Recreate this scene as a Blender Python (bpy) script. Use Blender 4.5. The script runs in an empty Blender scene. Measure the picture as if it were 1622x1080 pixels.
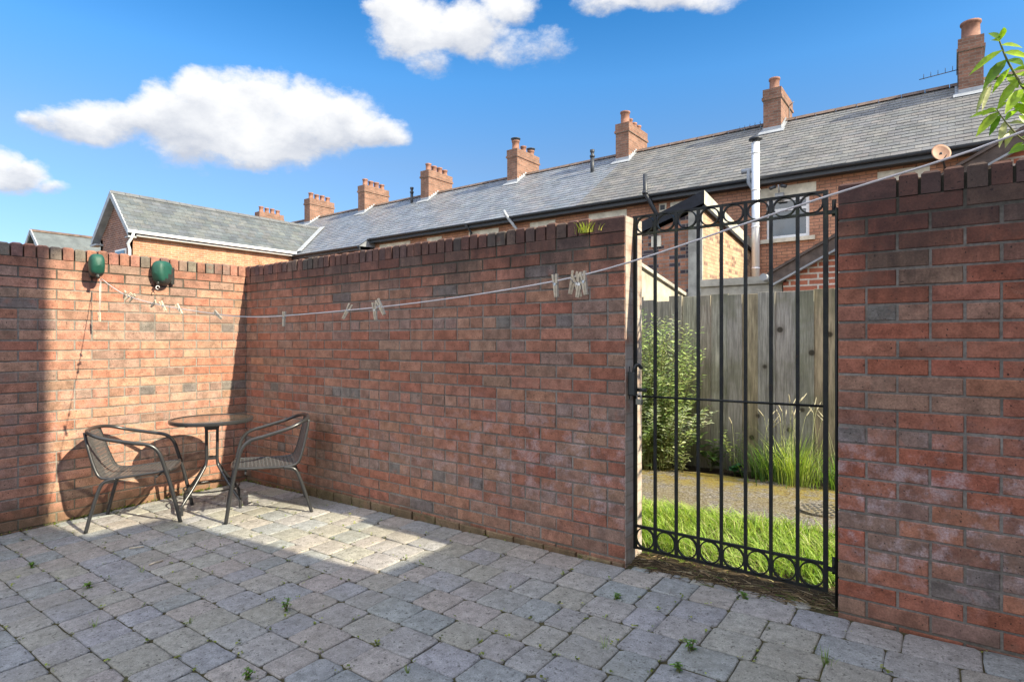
import bpy, math, random
from mathutils import Vector, Matrix, noise as mnoise
R = math.radians
C = bpy.context.scene.collection
scene = bpy.context.scene

# ------------------------------------------------------------------ camera
YAW = 36.78
cd = bpy.data.cameras.new("camera"); cam = bpy.data.objects.new("camera", cd); C.objects.link(cam)
cd.sensor_width = 36.0; cd.lens = 935.0 / 1622.0 * 36.0; cd.clip_start = 0.05; cd.clip_end = 3000
cam.location = (5.333, -2.954, 1.30); cam.rotation_euler = (R(90), 0, R(YAW))
scene.camera = cam
FW = Vector((-math.sin(R(YAW)), math.cos(R(YAW)), 0)); RT = Vector((math.cos(R(YAW)), math.sin(R(YAW)), 0))

# ------------------------------------------------------------------ light
SUN = Vector((1.0, 0.087, 0.66)).normalized()
sl = bpy.data.lights.new("sun", 'SUN'); sl.energy = 4.8; sl.angle = R(0.5); sl.color = (1.0, 0.89, 0.66)
so = bpy.data.objects.new("sun", sl); C.objects.link(so)
so.rotation_euler = SUN.to_track_quat('Z', 'Y').to_euler(); so.location = (20, 2, 14)
scene.view_settings.view_transform = 'Standard'; scene.view_settings.look = 'None'
scene.view_settings.exposure = 1.2; scene.view_settings.gamma = 1

world = bpy.data.worlds.new("World"); scene.world = world; world.use_nodes = True
def build_world():
    nt = world.node_tree; N = nt.nodes; L = nt.links; N.clear()
    out = N.new('ShaderNodeOutputWorld'); bg = N.new('ShaderNodeBackground')
    sky = N.new('ShaderNodeTexSky'); sky.sky_type = 'NISHITA'; sky.sun_disc = False
    sky.sun_elevation = math.asin(SUN.z); sky.sun_rotation = math.atan2(SUN.x, SUN.y)
    sky.air_density = 1.0; sky.dust_density = 0.3; sky.ozone_density = 3.0; sky.altitude = 50
    def m(op, a, b=None, c=None, clamp=False):
        n = N.new('ShaderNodeMath'); n.operation = op; n.use_clamp = clamp
        for i, v in enumerate((a, b, c)):
            if v is None: continue
            if isinstance(v, (int, float)): n.inputs[i].default_value = v
            else: L.new(v, n.inputs[i])
        return n.outputs[0]
    def dot(v, w):
        n = N.new('ShaderNodeVectorMath'); n.operation = 'DOT_PRODUCT'; L.new(v, n.inputs[0]); n.inputs[1].default_value = w
        return n.outputs['Value']
    tc = N.new('ShaderNodeTexCoord'); D = tc.outputs['Generated']
    def noise(scale, detail, rough=0.55, off=(0, 0, 0), st=(1, 1, 1.6)):
        mp = N.new('ShaderNodeMapping'); mp.inputs['Location'].default_value = off; mp.inputs['Scale'].default_value = st
        L.new(D, mp.inputs[0])
        n = N.new('ShaderNodeTexNoise'); n.inputs['Scale'].default_value = scale; n.inputs['Detail'].default_value = detail
        n.inputs['Roughness'].default_value = rough; L.new(mp.outputs[0], n.inputs['Vector']); return n.outputs['Fac']
    # cumulus placed by compass bearing and height on the sky
    f = m('MAXIMUM', dot(D, tuple(FW)), 0.05)
    X = m('DIVIDE', dot(D, tuple(RT)), f); Z = m('DIVIDE', dot(D, (0, 0, 1)), f)
    n1 = noise(3.4, 3, 0.5); n2 = noise(9, 8, 0.6, (3, 1, 2)); n3 = noise(9, 8, 0.6, (7, 4, 1))
    nb = noise(24, 9, 0.68, (1, 7, 4))
    Xw = m('ADD', X, m('MULTIPLY', m('SUBTRACT', n2, 0.5), 0.085)); Zw = m('ADD', Z, m('MULTIPLY', m('SUBTRACT', n3, 0.5), 0.08))
    blobs = [(350,170,115,72,1),(475,185,105,62,1),(400,215,150,50,1),(165,188,95,40,.9),(300,200,85,78,1),(245,175,60,50,1),(305,150,55,52,1),(415,160,70,56,1),(520,200,95,58,1),(590,215,62,34,1),(430,225,130,42,1),(140,192,92,38,.85),(70,200,50,20,.6),(330,247,100,22,.55),(420,250,90,22,.6),
             (660,42,80,58,1),(740,45,80,55,1),(630,10,55,40,1),(800,10,60,40,.8),(680,95,45,35,.5),(805,78,75,34,.42),(870,78,42,30,.4),(1040,-8,150,26,.8),(950,8,50,22,.5),(1130,2,45,20,.5),(25,286,62,30,.9),(-20,270,70,40,1),(80,300,38,14,.5)]
    tot = None; shade = None
    for (px, py, rx, ry, w) in blobs:
        cx_, cz_ = (px - 811) / 935.0, (540 - py) / 935.0
        dx = m('DIVIDE', m('SUBTRACT', Xw, cx_), rx / 935.0); dz = m('DIVIDE', m('SUBTRACT', Zw, cz_), ry / 935.0)
        r2 = m('ADD', m('MULTIPLY', dx, dx), m('MULTIPLY', dz, dz))
        d = m('MULTIPLY', m('SUBTRACT', 1.0, r2), w)
        s = m('MULTIPLY', m('MAXIMUM', d, 0.0), m('ADD', m('MULTIPLY', dz, 0.5), 0.5))
        sw = m('MAXIMUM', d, 0.0)
        tot = d if tot is None else m('MAXIMUM', tot, d)
        shade = (s, sw) if shade is None else (m('ADD', shade[0], s), m('ADD', shade[1], sw))
    dens = m('ADD', tot, m('ADD', m('MULTIPLY', m('SUBTRACT', n2, 0.5), 0.5), m('MULTIPLY', m('SUBTRACT', nb, 0.5), 1.15)))
    mr = N.new('ShaderNodeMapRange'); mr.interpolation_type = 'SMOOTHSTEP'
    mr.inputs['From Min'].default_value = -0.02; mr.inputs['From Max'].default_value = 0.72; L.new(dens, mr.inputs['Value'])
    alpha = m('MULTIPLY', mr.outputs[0], 0.96)
    sh = m('DIVIDE', shade[0], m('MAXIMUM', shade[1], 0.001))
    sh = m('ADD', sh, m('MULTIPLY', m('SUBTRACT', n3, 0.5), 0.55))
    sh = m('ADD', sh, m('MULTIPLY', m('SUBTRACT', nb, 0.5), 0.35))
    cr = N.new('ShaderNodeValToRGB'); cr.color_ramp.elements[0].position = 0.22; cr.color_ramp.elements[0].color = (0.275, 0.29, 0.325, 1)
    cr.color_ramp.elements[1].position = 0.62; cr.color_ramp.elements[1].color = (0.46, 0.46, 0.46, 1)
    L.new(sh, cr.inputs[0])
    hs = N.new('ShaderNodeHueSaturation'); hs.inputs['Saturation'].default_value = 1.12; hs.inputs['Value'].default_value = 1.0
    L.new(sky.outputs[0], hs.inputs['Color'])
    # deeper blue with height, as a clear polarised sky
    gr = N.new('ShaderNodeValToRGB'); L.new(dot(D, (0, 0, 1)), gr.inputs[0]); e = gr.color_ramp.elements
    while len(e) < 5: e.new(0.5)
    for k, (p, c) in enumerate([(0.05, (0.50, 0.52, 0.60)), (0.2, (0.62, 0.66, 0.72)), (0.28, (0.70, 0.72, 0.74)), (0.40, (0.52, 0.86, 0.98)), (0.5, (0.26, 0.70, 0.89))]): e[k].position = p; e[k].color = (*c, 1)
    sc0 = N.new('ShaderNodeVectorMath'); sc0.operation = 'MULTIPLY'; L.new(hs.outputs[0], sc0.inputs[0]); L.new(gr.outputs[0], sc0.inputs[1])
    sc = N.new('ShaderNodeVectorMath'); sc.operation = 'SCALE'; sc.inputs['Scale'].default_value = 0.112; L.new(sc0.outputs[0], sc.inputs[0])
    # unseen bright cloud added behind and above the camera to fill the shade
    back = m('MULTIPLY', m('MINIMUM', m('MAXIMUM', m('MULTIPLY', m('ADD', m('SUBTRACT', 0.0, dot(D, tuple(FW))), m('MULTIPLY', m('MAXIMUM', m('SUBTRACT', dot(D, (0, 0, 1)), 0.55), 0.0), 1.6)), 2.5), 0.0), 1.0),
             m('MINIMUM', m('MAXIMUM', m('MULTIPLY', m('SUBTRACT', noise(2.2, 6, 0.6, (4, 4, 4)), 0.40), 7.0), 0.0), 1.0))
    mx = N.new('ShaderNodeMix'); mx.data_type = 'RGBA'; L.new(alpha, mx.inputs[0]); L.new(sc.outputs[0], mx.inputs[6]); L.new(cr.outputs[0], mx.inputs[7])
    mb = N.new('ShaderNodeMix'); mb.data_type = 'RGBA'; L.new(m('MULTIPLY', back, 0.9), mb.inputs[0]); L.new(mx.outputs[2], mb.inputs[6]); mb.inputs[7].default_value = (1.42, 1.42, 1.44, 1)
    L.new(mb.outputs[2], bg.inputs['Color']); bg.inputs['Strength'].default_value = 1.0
    L.new(bg.outputs[0], out.inputs[0])
    return sc
build_world()

# ------------------------------------------------------------------ helpers
rnd = random.Random(7)
def gz(u, v):                       # the yard and the lane fall gently towards the left wall
    u = max(-1.0, min(9.0, u)); v = max(-6.0, min(4.0, v))
    return -0.012 + 0.02 * u + 0.025 * v
class MB:
    def __init__(s): s.v = []; s.f = []; s.c = []; s.m = []; s.sm = []
    def face(s, idx, col=(1, 1, 1), mat=0, smooth=False):
        s.f.append(tuple(idx)); s.c.append(col); s.m.append(mat); s.sm.append(smooth)
    def poly(s, pts, col=(1, 1, 1), mat=0, smooth=False):
        b = len(s.v); s.v += [tuple(p) for p in pts]; s.face(range(b, b + len(pts)), col, mat, smooth)
    def obox(s, o, ax, ay, az, w, h, d, col=(1, 1, 1), mat=0, ch=0.0):
        """box: o corner, extents w along ax, h along ay, d along az (az = outward, top chamfered)"""
        o = Vector(o); ax = Vector(ax); ay = Vector(ay); az = Vector(az); b = len(s.v)
        P = lambda x, y, z: tuple(o + ax * x + ay * y + az * z)
        s.v += [P(0, 0, 0), P(w, 0, 0), P(w, h, 0), P(0, h, 0)]
        if ch > 0:
            s.v += [P(0, 0, d - ch), P(w, 0, d - ch), P(w, h, d - ch), P(0, h, d - ch), P(ch, ch, d), P(w - ch, ch, d), P(w - ch, h - ch, d), P(ch, h - ch, d)]
            rings = [(0, 4), (4, 8)]; top = 8
        else:
            s.v += [P(0, 0, d), P(w, 0, d), P(w, h, d), P(0, h, d)]; rings = [(0, 4)]; top = 4
        flip = ax.cross(ay).dot(az) < 0
        def F(l):
            l = [b + i for i in l]
            s.face(l[::-1] if flip else l, col, mat)
        F([3, 2, 1, 0]); F([top, top + 1, top + 2, top + 3])
        for a, c in rings:
            for i in range(4):
                j = (i + 1) % 4; F([a + i, a + j, c + j, c + i])
    def box(s, x0, x1, y0, y1, z0, z1, col=(1, 1, 1), mat=0, ch=0.0):
        s.obox((x0, y0, z0), (1, 0, 0), (0, 1, 0), (0, 0, 1), x1 - x0, y1 - y0, z1 - z0, col, mat, ch)
    def bar(s, a, b_, w, h, up=(0, 0, 1), col=(1, 1, 1), mat=0):
        a = Vector(a); b_ = Vector(b_); d = (b_ - a); L = d.length; d.normalize(); up = Vector(up)
        sx = d.cross(up); sx.normalize(); sy = sx.cross(d)
        s.obox(a - sx * w / 2 - sy * h / 2, sx, sy, d, w, h, L, col, mat)
    def tube(s, pts, r, n=8, col=(1, 1, 1), mat=0, caps=True, closed=False, smooth=True):
        pts = [Vector(p) for p in pts]; rs = r if isinstance(r, (list, tuple)) else [r] * len(pts)
        K = len(pts); b = len(s.v); prev = None
        for i, p in enumerate(pts):
            if closed: t = pts[(i + 1) % K] - pts[i - 1]
            else: t = pts[min(i + 1, K - 1)] - pts[max(i - 1, 0)]
            t.normalize()
            if prev is None:
                a = Vector((0, 0, 1)) if abs(t.z) < 0.9 else Vector((1, 0, 0)); x = a.cross(t); x.normalize()
            else:
                x = prev - t * prev.dot(t); x.normalize()
            prev = x; y = t.cross(x)
            for k in range(n):
                an = 2 * math.pi * k / n; s.v.append(tuple(p + (x * math.cos(an) + y * math.sin(an)) * rs[i]))
        for i in range(K if closed else K - 1):
            i2 = (i + 1) % K
            for k in range(n):
                k2 = (k + 1) % n; s.face([b + i * n + k, b + i * n + k2, b + i2 * n + k2, b + i2 * n + k], col, mat, smooth)
        if caps and not closed:
            s.face([b + k for k in range(n)][::-1], col, mat); s.face([b + (K - 1) * n + k for k in range(n)], col, mat)
    def lathe(s, c, prof, n=24, col=(1, 1, 1), mat=0, axis=(0, 0, 1), smooth=True):
        c = Vector(c); ax = Vector(axis).normalized(); a = Vector((1, 0, 0)) if abs(ax.x) < 0.9 else Vector((0, 1, 0))
        x = ax.cross(a).normalized(); y = ax.cross(x); b = len(s.v); K = len(prof)
        for (r, z) in prof:
            for k in range(n):
                an = 2 * math.pi * k / n; s.v.append(tuple(c + ax * z + (x * math.cos(an) + y * math.sin(an)) * max(r, 1e-4)))
        for i in range(K - 1):
            for k in range(n):
                k2 = (k + 1) % n; s.face([b + i * n + k, b + i * n + k2, b + (i + 1) * n + k2, b + (i + 1) * n + k], col, mat, smooth)
        s.face([b + k for k in range(n)][::-1], col, mat); s.face([b + (K - 1) * n + k for k in range(n)], col, mat)
    def blade(s, p, d, w, bend, col, seg=2):
        """grass blade: base p, direction*length d, width w, bend vector at the tip"""
        p = Vector(p); d = Vector(d); bend = Vector(bend); sx = d.cross(Vector((bend.x, bend.y, 0.0)) if bend.length > 1e-5 else Vector((1, 0, 0)))
        if sx.length < 1e-6: sx = Vector((1, 0, 0))
        sx.normalize(); b = len(s.v)
        for i in range(seg):
            t = i / seg; q = p + d * t + bend * t * t; ww = w * (1 - t * 0.6) / 2
            s.v += [tuple(q - sx * ww), tuple(q + sx * ww)]
        s.v.append(tuple(p + d + bend))
        for i in range(seg - 1): s.face([b + 2 * i, b + 2 * i + 1, b + 2 * i + 3, b + 2 * i + 2], col)
        s.face([b + 2 * seg - 2, b + 2 * seg - 1, b + 2 * seg], col)
    def leaf(s, p, d, n, L, w, col, fold=0.25, droop=0.3):
        p = Vector(p); d = Vector(d).normalized(); n = Vector(n); sx = d.cross(n)
        if sx.length < 1e-4: sx = d.cross(Vector((0.3, 0.5, 0.8)))
        sx.normalize(); up = sx.cross(d); b = len(s.v)
        for t, ww in ((0, 0.12), (0.25, 0.8), (0.5, 1.0), (0.75, 0.7), (1.0, 0.03)):
            q = p + d * L * t - Vector((0, 0, 1)) * L * droop * t * t
            e = w / 2 * ww
            s.v += [tuple(q - sx * e + up * e * fold), tuple(q), tuple(q + sx * e + up * e * fold)]
        for i in range(4):
            a = b + 3 * i
            s.face([a, a + 1, a + 4, a + 3], col, 0, True); s.face([a + 1, a + 2, a + 5, a + 4], col, 0, True)
    def build(s, name, mats, parent=None, origin=None, struct=None):
        org = Vector(origin) if origin is not None else (Vector(parent['_o']) if parent is not None else Vector((0, 0, 0)))
        me = bpy.data.meshes.new(name)
        me.from_pydata([tuple(Vector(v) - org) for v in s.v], [], s.f)
        mats = mats if isinstance(mats, (list, tuple)) else [mats]
        for mm in mats: me.materials.append(mm)
        me.polygons.foreach_set('material_index', s.m); me.polygons.foreach_set('use_smooth', s.sm)
        at = me.color_attributes.new('tint', 'FLOAT_COLOR', 'CORNER'); buf = []
        for f, c in zip(s.f, s.c): buf += [c[0], c[1], c[2], 1.0] * len(f)
        at.data.foreach_set('color', buf); me.update()
        o = bpy.data.objects.new(name, me); C.objects.link(o)
        if parent is not None: o.parent = parent; o['_o'] = tuple(org)
        else: o.location = org; o['_o'] = tuple(org)
        if struct: o['kind'] = struct
        return o
def tag(o, label, cat, group=None):
    o['label'] = label; o['category'] = cat
    if group: o['group'] = group
    return o
def thing(name, loc, label, cat, group=None):
    o = bpy.data.objects.new(name, None); C.objects.link(o); o.location = loc; o['_o'] = tuple(loc); o.empty_display_size = 0.1
    return tag(o, label, cat, group)
def copy_tree(o, parent=None):
    c = o.copy(); C.objects.link(c)
    if parent is not None: c.parent = parent
    for ch in list(o.children): copy_tree(ch, c)
    return c
def catmull(pts, n=6):
    pts = [Vector(p) for p in pts]; out = []
    for i in range(len(pts) - 1):
        p0 = pts[max(i - 1, 0)]; p1 = pts[i]; p2 = pts[i + 1]; p3 = pts[min(i + 2, len(pts) - 1)]
        for k in range(n):
            t = k / n
            out.append(0.5 * ((2 * p1) + (p2 - p0) * t + (2 * p0 - 5 * p1 + 4 * p2 - p3) * t * t + (3 * p1 - p0 - 3 * p2 + p3) * t ** 3))
    out.append(pts[-1]); return out
def jit(c, a, r=rnd):
    k = 1 + r.uniform(-a, a); return tuple(max(0, x * k * (1 + r.uniform(-a, a) * 0.25)) for x in c)

# ------------------------------------------------------------------ materials
class Mat:
    """small node-graph builder on a Principled BSDF"""
    def __init__(s, name, rough=0.8, metal=0.0, spec=0.4):
        s.m = bpy.data.materials.new(name); s.m.use_nodes = True; s.nt = s.m.node_tree; s.N = s.nt.nodes; s.L = s.nt.links
        s.b = s.N['Principled BSDF']; s.b.inputs['Roughness'].default_value = rough; s.b.inputs['Metallic'].default_value = metal
        s.b.inputs['Specular IOR Level'].default_value = spec
        g = s.N.new('ShaderNodeNewGeometry'); s.P = g.outputs['Position']; s.g = g
        t = s.N.new('ShaderNodeTexCoord'); s.O = t.outputs['Object']
    def set(s, i, v):
        if hasattr(v, 'links') or hasattr(v, 'is_linked'): s.L.new(v, s.b.inputs[i])
        else: s.b.inputs[i].default_value = v
        return s
    def tint(s):
        a = s.N.new('ShaderNodeAttribute'); a.attribute_name = 'tint'; return a.outputs['Color']
    def noise(s, scale, detail=4, rough=0.55, vec=None, st=(1, 1, 1), off=(0, 0, 0)):
        mp = s.N.new('ShaderNodeMapping'); mp.inputs['Scale'].default_value = st; mp.inputs['Location'].default_value = off
        s.L.new(vec or s.P, mp.inputs[0]); n = s.N.new('ShaderNodeTexNoise'); n.inputs['Scale'].default_value = scale
        n.inputs['Detail'].default_value = detail; n.inputs['Roughness'].default_value = rough; s.L.new(mp.outputs[0], n.inputs['Vector']); return n.outputs['Fac']
    def vor(s, scale, vec=None, feat='F1', out='Distance'):
        n = s.N.new('ShaderNodeTexVoronoi'); n.inputs['Scale'].default_value = scale; n.feature = feat; s.L.new(vec or s.P, n.inputs['Vector']); return n.outputs[out]
    def math(s, op, a, b=0.0, clamp=False):
        n = s.N.new('ShaderNodeMath'); n.operation = op; n.use_clamp = clamp
        for i, v in enumerate((a, b)):
            if isinstance(v, (int, float)): n.inputs[i].default_value = v
            else: s.L.new(v, n.inputs[i])
        return n.outputs[0]
    def rng(s, v, a, b, c=0.0, d=1.0, smooth=True):
        n = s.N.new('ShaderNodeMapRange'); n.interpolation_type = 'SMOOTHSTEP' if smooth else 'LINEAR'
        for k, x in zip(('From Min', 'From Max', 'To Min', 'To Max'), (a, b, c, d)): n.inputs[k].default_value = x
        s.L.new(v, n.inputs['Value']); return n.outputs[0]
    def sep(s, v):
        n = s.N.new('ShaderNodeSeparateXYZ'); s.L.new(v, n.inputs[0]); return n.outputs
    def mix(s, f, a, b, mode='MIX'):
        n = s.N.new('ShaderNodeMix'); n.data_type = 'RGBA'; n.blend_type = mode
        for i, v in ((0, f), (6, a), (7, b)):
            if isinstance(v, (int, float)): n.inputs[i].default_value = v
            elif isinstance(v, tuple): n.inputs[i].default_value = (*v, 1) if len(v) == 3 else v
            else: s.L.new(v, n.inputs[i])
        return n.outputs[2]
    def ramp(s, f, stops):
        n = s.N.new('ShaderNodeValToRGB'); e = n.color_ramp.elements
        while len(e) < len(stops): e.new(0.5)
        for k, (p, c) in enumerate(stops): e[k].position = p; e[k].color = (*c, 1)
        s.L.new(f, n.inputs[0]); return n.outputs[0]
    def gray(s, f):
        n = s.N.new('ShaderNodeCombineColor')
        for i in range(3): s.L.new(f, n.inputs[i])
        return n.outputs[0]
    def bump(s, h, strength=0.5, dist=0.01):
        n = s.N.new('ShaderNodeBump'); n.inputs['Strength'].default_value = strength; n.inputs['Distance'].default_value = dist
        s.L.new(h, n.inputs['Height']); s.L.new(n.outputs[0], s.b.inputs['Normal']); return s
    def col(s, c): return s.set('Base Color', c if not isinstance(c, tuple) else (*c, 1))

def m_plain(name, c, rough=0.6, metal=0.0, var=0.15, scale=12, bump=0.0, spec=0.4):
    m = Mat(name, rough, metal, spec); n = m.noise(scale, 5, 0.6, m.O)
    m.col(m.mix(1.0, c, m.gray(m.rng(n, 0.25, 0.75, 1 - var, 1 + var)), 'MULTIPLY'))
    if bump: m.bump(m.noise(scale * 6, 4, 0.6, m.O), bump, 0.004)
    return m.m

def mat_brick():
    m = Mat('old_red_brick', 0.9, spec=0.25)
    x, y, z = m.sep(m.P)
    fine = m.noise(120, 4, 0.7); med = m.noise(14, 5, 0.65); streak = m.noise(30, 4, 0.6, st=(1, 1, 3))
    c = m.mix(1.0, m.tint(), m.gray(m.rng(med, 0.28, 0.72, 0.66, 1.3)), 'MULTIPLY')
    c = m.mix(1.0, c, m.gray(m.rng(fine, 0.3, 0.7, 0.78, 1.2)), 'MULTIPLY')
    holes = m.rng(m.noise(85, 2, 0.45, off=(3, 3, 3)), 0.66, 0.71)
    c = m.mix(m.math('MULTIPLY', holes, 0.9), c, (0.03, 0.022, 0.02))
    # grey kiln bloom within bricks
    c = m.mix(m.rng(m.noise(6, 4, 0.65, off=(9, 2, 5)), 0.52, 0.72, 0, 0.38), c, (0.20, 0.145, 0.115))
    c = m.mix(m.rng(m.noise(11, 3, 0.6, off=(2, 9, 5)), 0.56, 0.72, 0, 0.35), c, (0.35, 0.14, 0.09))
    # white salts on the right-hand piers below waist height
    salt = m.math('MULTIPLY', m.rng(m.noise(9, 6, 0.7, off=(1, 5, 2)), 0.46, 0.66), m.math('MULTIPLY', m.rng(x, 1.0, 4.9, 0.25, 1.0), m.math('MULTIPLY', m.rng(z, 0.15, 0.45), m.rng(z, 1.05, 0.7))))
    c = m.mix(m.math('MULTIPLY', salt, m.rng(fine, 0.3, 0.65, 0.25, 0.75)), c, (0.50, 0.42, 0.44))
    # soot and algae running down from the coping
    edge = m.math('ADD', z, m.math('MULTIPLY', m.math('SUBTRACT', m.noise(3.2, 5, 0.65, st=(1, 1, 0.25)), 0.5), 0.75))
    edge = m.math('ADD', edge, m.rng(x, 4.7, 5.2, 0, 0.17))
    edge = m.math('ADD', edge, m.math('MULTIPLY', m.math('SUBTRACT', m.noise(13, 4, 0.7, st=(1, 1, 0.18), off=(0, 0, 3)), 0.5), 0.42))
    soot = m.rng(edge, 1.55, 1.99, 0, 0.76)
    lw = m.rng(x, 0.0, 0.02, 0.38, 1.0)
    c = m.mix(m.math('MULTIPLY', soot, lw), c, (0.034, 0.026, 0.027))
    # damp, mossy foot
    foot = m.math('ADD', z, m.math('MULTIPLY', m.math('SUBTRACT', m.noise(5, 4, 0.6), 0.5), 0.35))
    c = m.mix(m.rng(foot, 0.16, -0.02, 0, 0.6), c, (0.065, 0.055, 0.03))
    m.col(c)
    m.bump(m.math('ADD', m.math('MULTIPLY', fine, 0.6), m.math('SUBTRACT', m.noise(35, 4, 0.7), m.math('MULTIPLY', holes, 0.5))), 0.55, 0.003)
    return m.m
def mat_mortar():
    m = Mat('grey_mortar', 0.95, spec=0.2); x, y, z = m.sep(m.P)
    n = m.noise(60, 5, 0.7)
    c = m.ramp(m.noise(4, 5, 0.6), [(0.3, (0.12, 0.11, 0.095)), (0.55, (0.215, 0.195, 0.175)), (0.75, (0.29, 0.27, 0.245))])
    c = m.mix(1.0, c, m.gray(m.rng(n, 0.3, 0.7, 0.75, 1.2)), 'MULTIPLY')
    edge = m.math('ADD', z, m.math('MULTIPLY', m.math('SUBTRACT', m.noise(3.2, 5, 0.65, st=(1, 1, 0.3)), 0.5), 0.7))
    c = m.mix(m.rng(edge, 1.5, 1.9, 0, 0.8), c, (0.03, 0.03, 0.022))
    c = m.mix(m.rng(z, 0.2, -0.05, 0, 0.6), c, (0.05, 0.05, 0.02))
    m.col(c); m.bump(n, 0.6, 0.004); return m.m
def mat_paver():
    m = Mat('tumbled_concrete_paver', 0.92, spec=0.25)
    fine = m.noise(170, 3, 0.7); med = m.noise(22, 6, 0.7); big = m.noise(1.3, 4, 0.6)
    c = m.mix(1.0, m.tint(), m.gray(m.rng(med, 0.25, 0.75, 0.70, 1.22)), 'MULTIPLY')
    c = m.mix(1.0, c, m.gray(m.rng(fine, 0.25, 0.75, 0.72, 1.25)), 'MULTIPLY')
    c = m.mix(m.rng(m.noise(62, 3, 0.6, off=(4, 1, 0)), 0.595, 0.655, 0, 0.72), c, (0.06, 0.058, 0.052))
    c = m.mix(m.rng(big, 0.45, 0.7, 0, 0.35), c, (0.20, 0.19, 0.145))
    c = m.mix(m.rng(m.noise(12, 6, 0.75, off=(3, 1, 4)), 0.55, 0.7, 0, 0.35), c, (0.13, 0.125, 0.11))
    sp = m.rng(m.noise(95, 2, 0.5, off=(7, 7, 7)), 0.68, 0.74, 0, 0.5)
    c = m.mix(sp, c, (0.52, 0.50, 0.46))
    m.col(c); m.bump(m.math('ADD', m.math('MULTIPLY', fine, 0.5), m.math('MULTIPLY', m.noise(45, 5, 0.7), 1.0)), 0.7, 0.004); return m.m
def mat_joint():
    m = Mat('mossy_joint_soil', 0.98, spec=0.1)
    c = m.ramp(m.noise(7, 6, 0.7), [(0.3, (0.05, 0.042, 0.03)), (0.55, (0.085, 0.078, 0.04)), (0.72, (0.12, 0.13, 0.045))])
    m.col(c); m.bump(m.noise(90, 4, 0.7), 0.8, 0.006); return m.m
def mat_bricktex(name, c1, c2, mortar, plane='xz', dark=None, scale=1.0, mortar_size=0.008, dth=0.74):
    m = Mat(name, 0.9, spec=0.2); x, y, z = m.sep(m.P)
    n = m.N.new('ShaderNodeCombineXYZ'); m.L.new(x if plane == 'xz' else y, n.inputs[0]); m.L.new(z, n.inputs[1])
    b = m.N.new('ShaderNodeTexBrick'); m.L.new(n.outputs[0], b.inputs['Vector']); b.inputs['Scale'].default_value = scale
    b.inputs['Brick Width'].default_value = 0.225; b.inputs['Row Height'].default_value = 0.075; b.inputs['Mortar Size'].default_value = mortar_size
    b.inputs['Mortar Smooth'].default_value = 0.2; b.offset = 0.5
    b.inputs['Color1'].default_value = (*c1, 1); b.inputs['Color2'].default_value = (*c2, 1); b.inputs['Mortar'].default_value = (*mortar, 1)
    b.inputs['Bias'].default_value = 0.0
    c = b.outputs['Color']
    if dark:
        fl = m.N.new('ShaderNodeVectorMath'); fl.operation = 'FLOOR'
        sn = m.N.new('ShaderNodeVectorMath'); sn.operation = 'DIVIDE'; m.L.new(n.outputs[0], sn.inputs[0]); sn.inputs[1].default_value = (0.225, 0.075, 1)
        # half-brick shift on alternate rows so the dark bricks sit on real bricks
        sx, sy, sz = m.sep(sn.outputs[0]); row = m.math('FLOOR', sy); sh = m.math('MULTIPLY', m.math('MODULO', m.math('ABSOLUTE', row), 2.0), 0.5)
        cb = m.N.new('ShaderNodeCombineXYZ'); m.L.new(m.math('FLOOR', m.math('ADD', sx, sh)), cb.inputs[0]); m.L.new(row, cb.inputs[1])
        wn = m.N.new('ShaderNodeTexWhiteNoise'); wn.noise_dimensions = '2D'; m.L.new(cb.outputs[0], wn.inputs['Vector'])
        f = m.math('MULTIPLY', m.math('GREATER_THAN', wn.outputs['Value'], dth), m.math('SUBTRACT', 1.0, b.outputs['Fac']))
        c = m.mix(f, c, dark)
    c = m.mix(1.0, c, m.gray(m.rng(m.noise(3, 5, 0.65), 0.3, 0.7, 0.8, 1.18)), 'MULTIPLY')
    c = m.mix(1.0, c, m.gray(m.rng(m.noise(30, 4, 0.6), 0.3, 0.7, 0.88, 1.12)), 'MULTIPLY')
    m.col(c); m.bump(m.math('SUBTRACT', 1.0, b.outputs['Fac']), 0.5, 0.006); return m.m
def mat_slate(name, base, lichen=0.0, rough=0.55, spec=0.4):
    m = Mat(name, rough, spec=spec)
    n = m.noise(2.2, 6, 0.65); f = m.noise(40, 4, 0.65)
    c = m.mix(1.0, m.tint(), m.gray(m.rng(n, 0.3, 0.7, 0.8, 1.2)), 'MULTIPLY')
    c = m.mix(1.0, c, m.gray(m.rng(f, 0.3, 0.7, 0.85, 1.15)), 'MULTIPLY')
    if lichen:
        k = m.rng(m.noise(9, 5, 0.7, off=(2, 8, 1)), 0.72 - lichen * 0.12, 0.80 - lichen * 0.1, 0, 0.8)
        c = m.mix(k, c, (0.40, 0.40, 0.34))
        k2 = m.math('MULTIPLY', m.rng(m.noise(0.9, 3, 0.6, off=(5, 0, 0)), 0.5, 0.7), m.rng(m.noise(16, 5, 0.7), 0.5, 0.65, 0, 0.7))
        c = m.mix(m.math('MULTIPLY', k2, 0.5), c, (0.27, 0.25, 0.19))
    m.col(c); m.bump(f, 0.3, 0.004); return m.m
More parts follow.
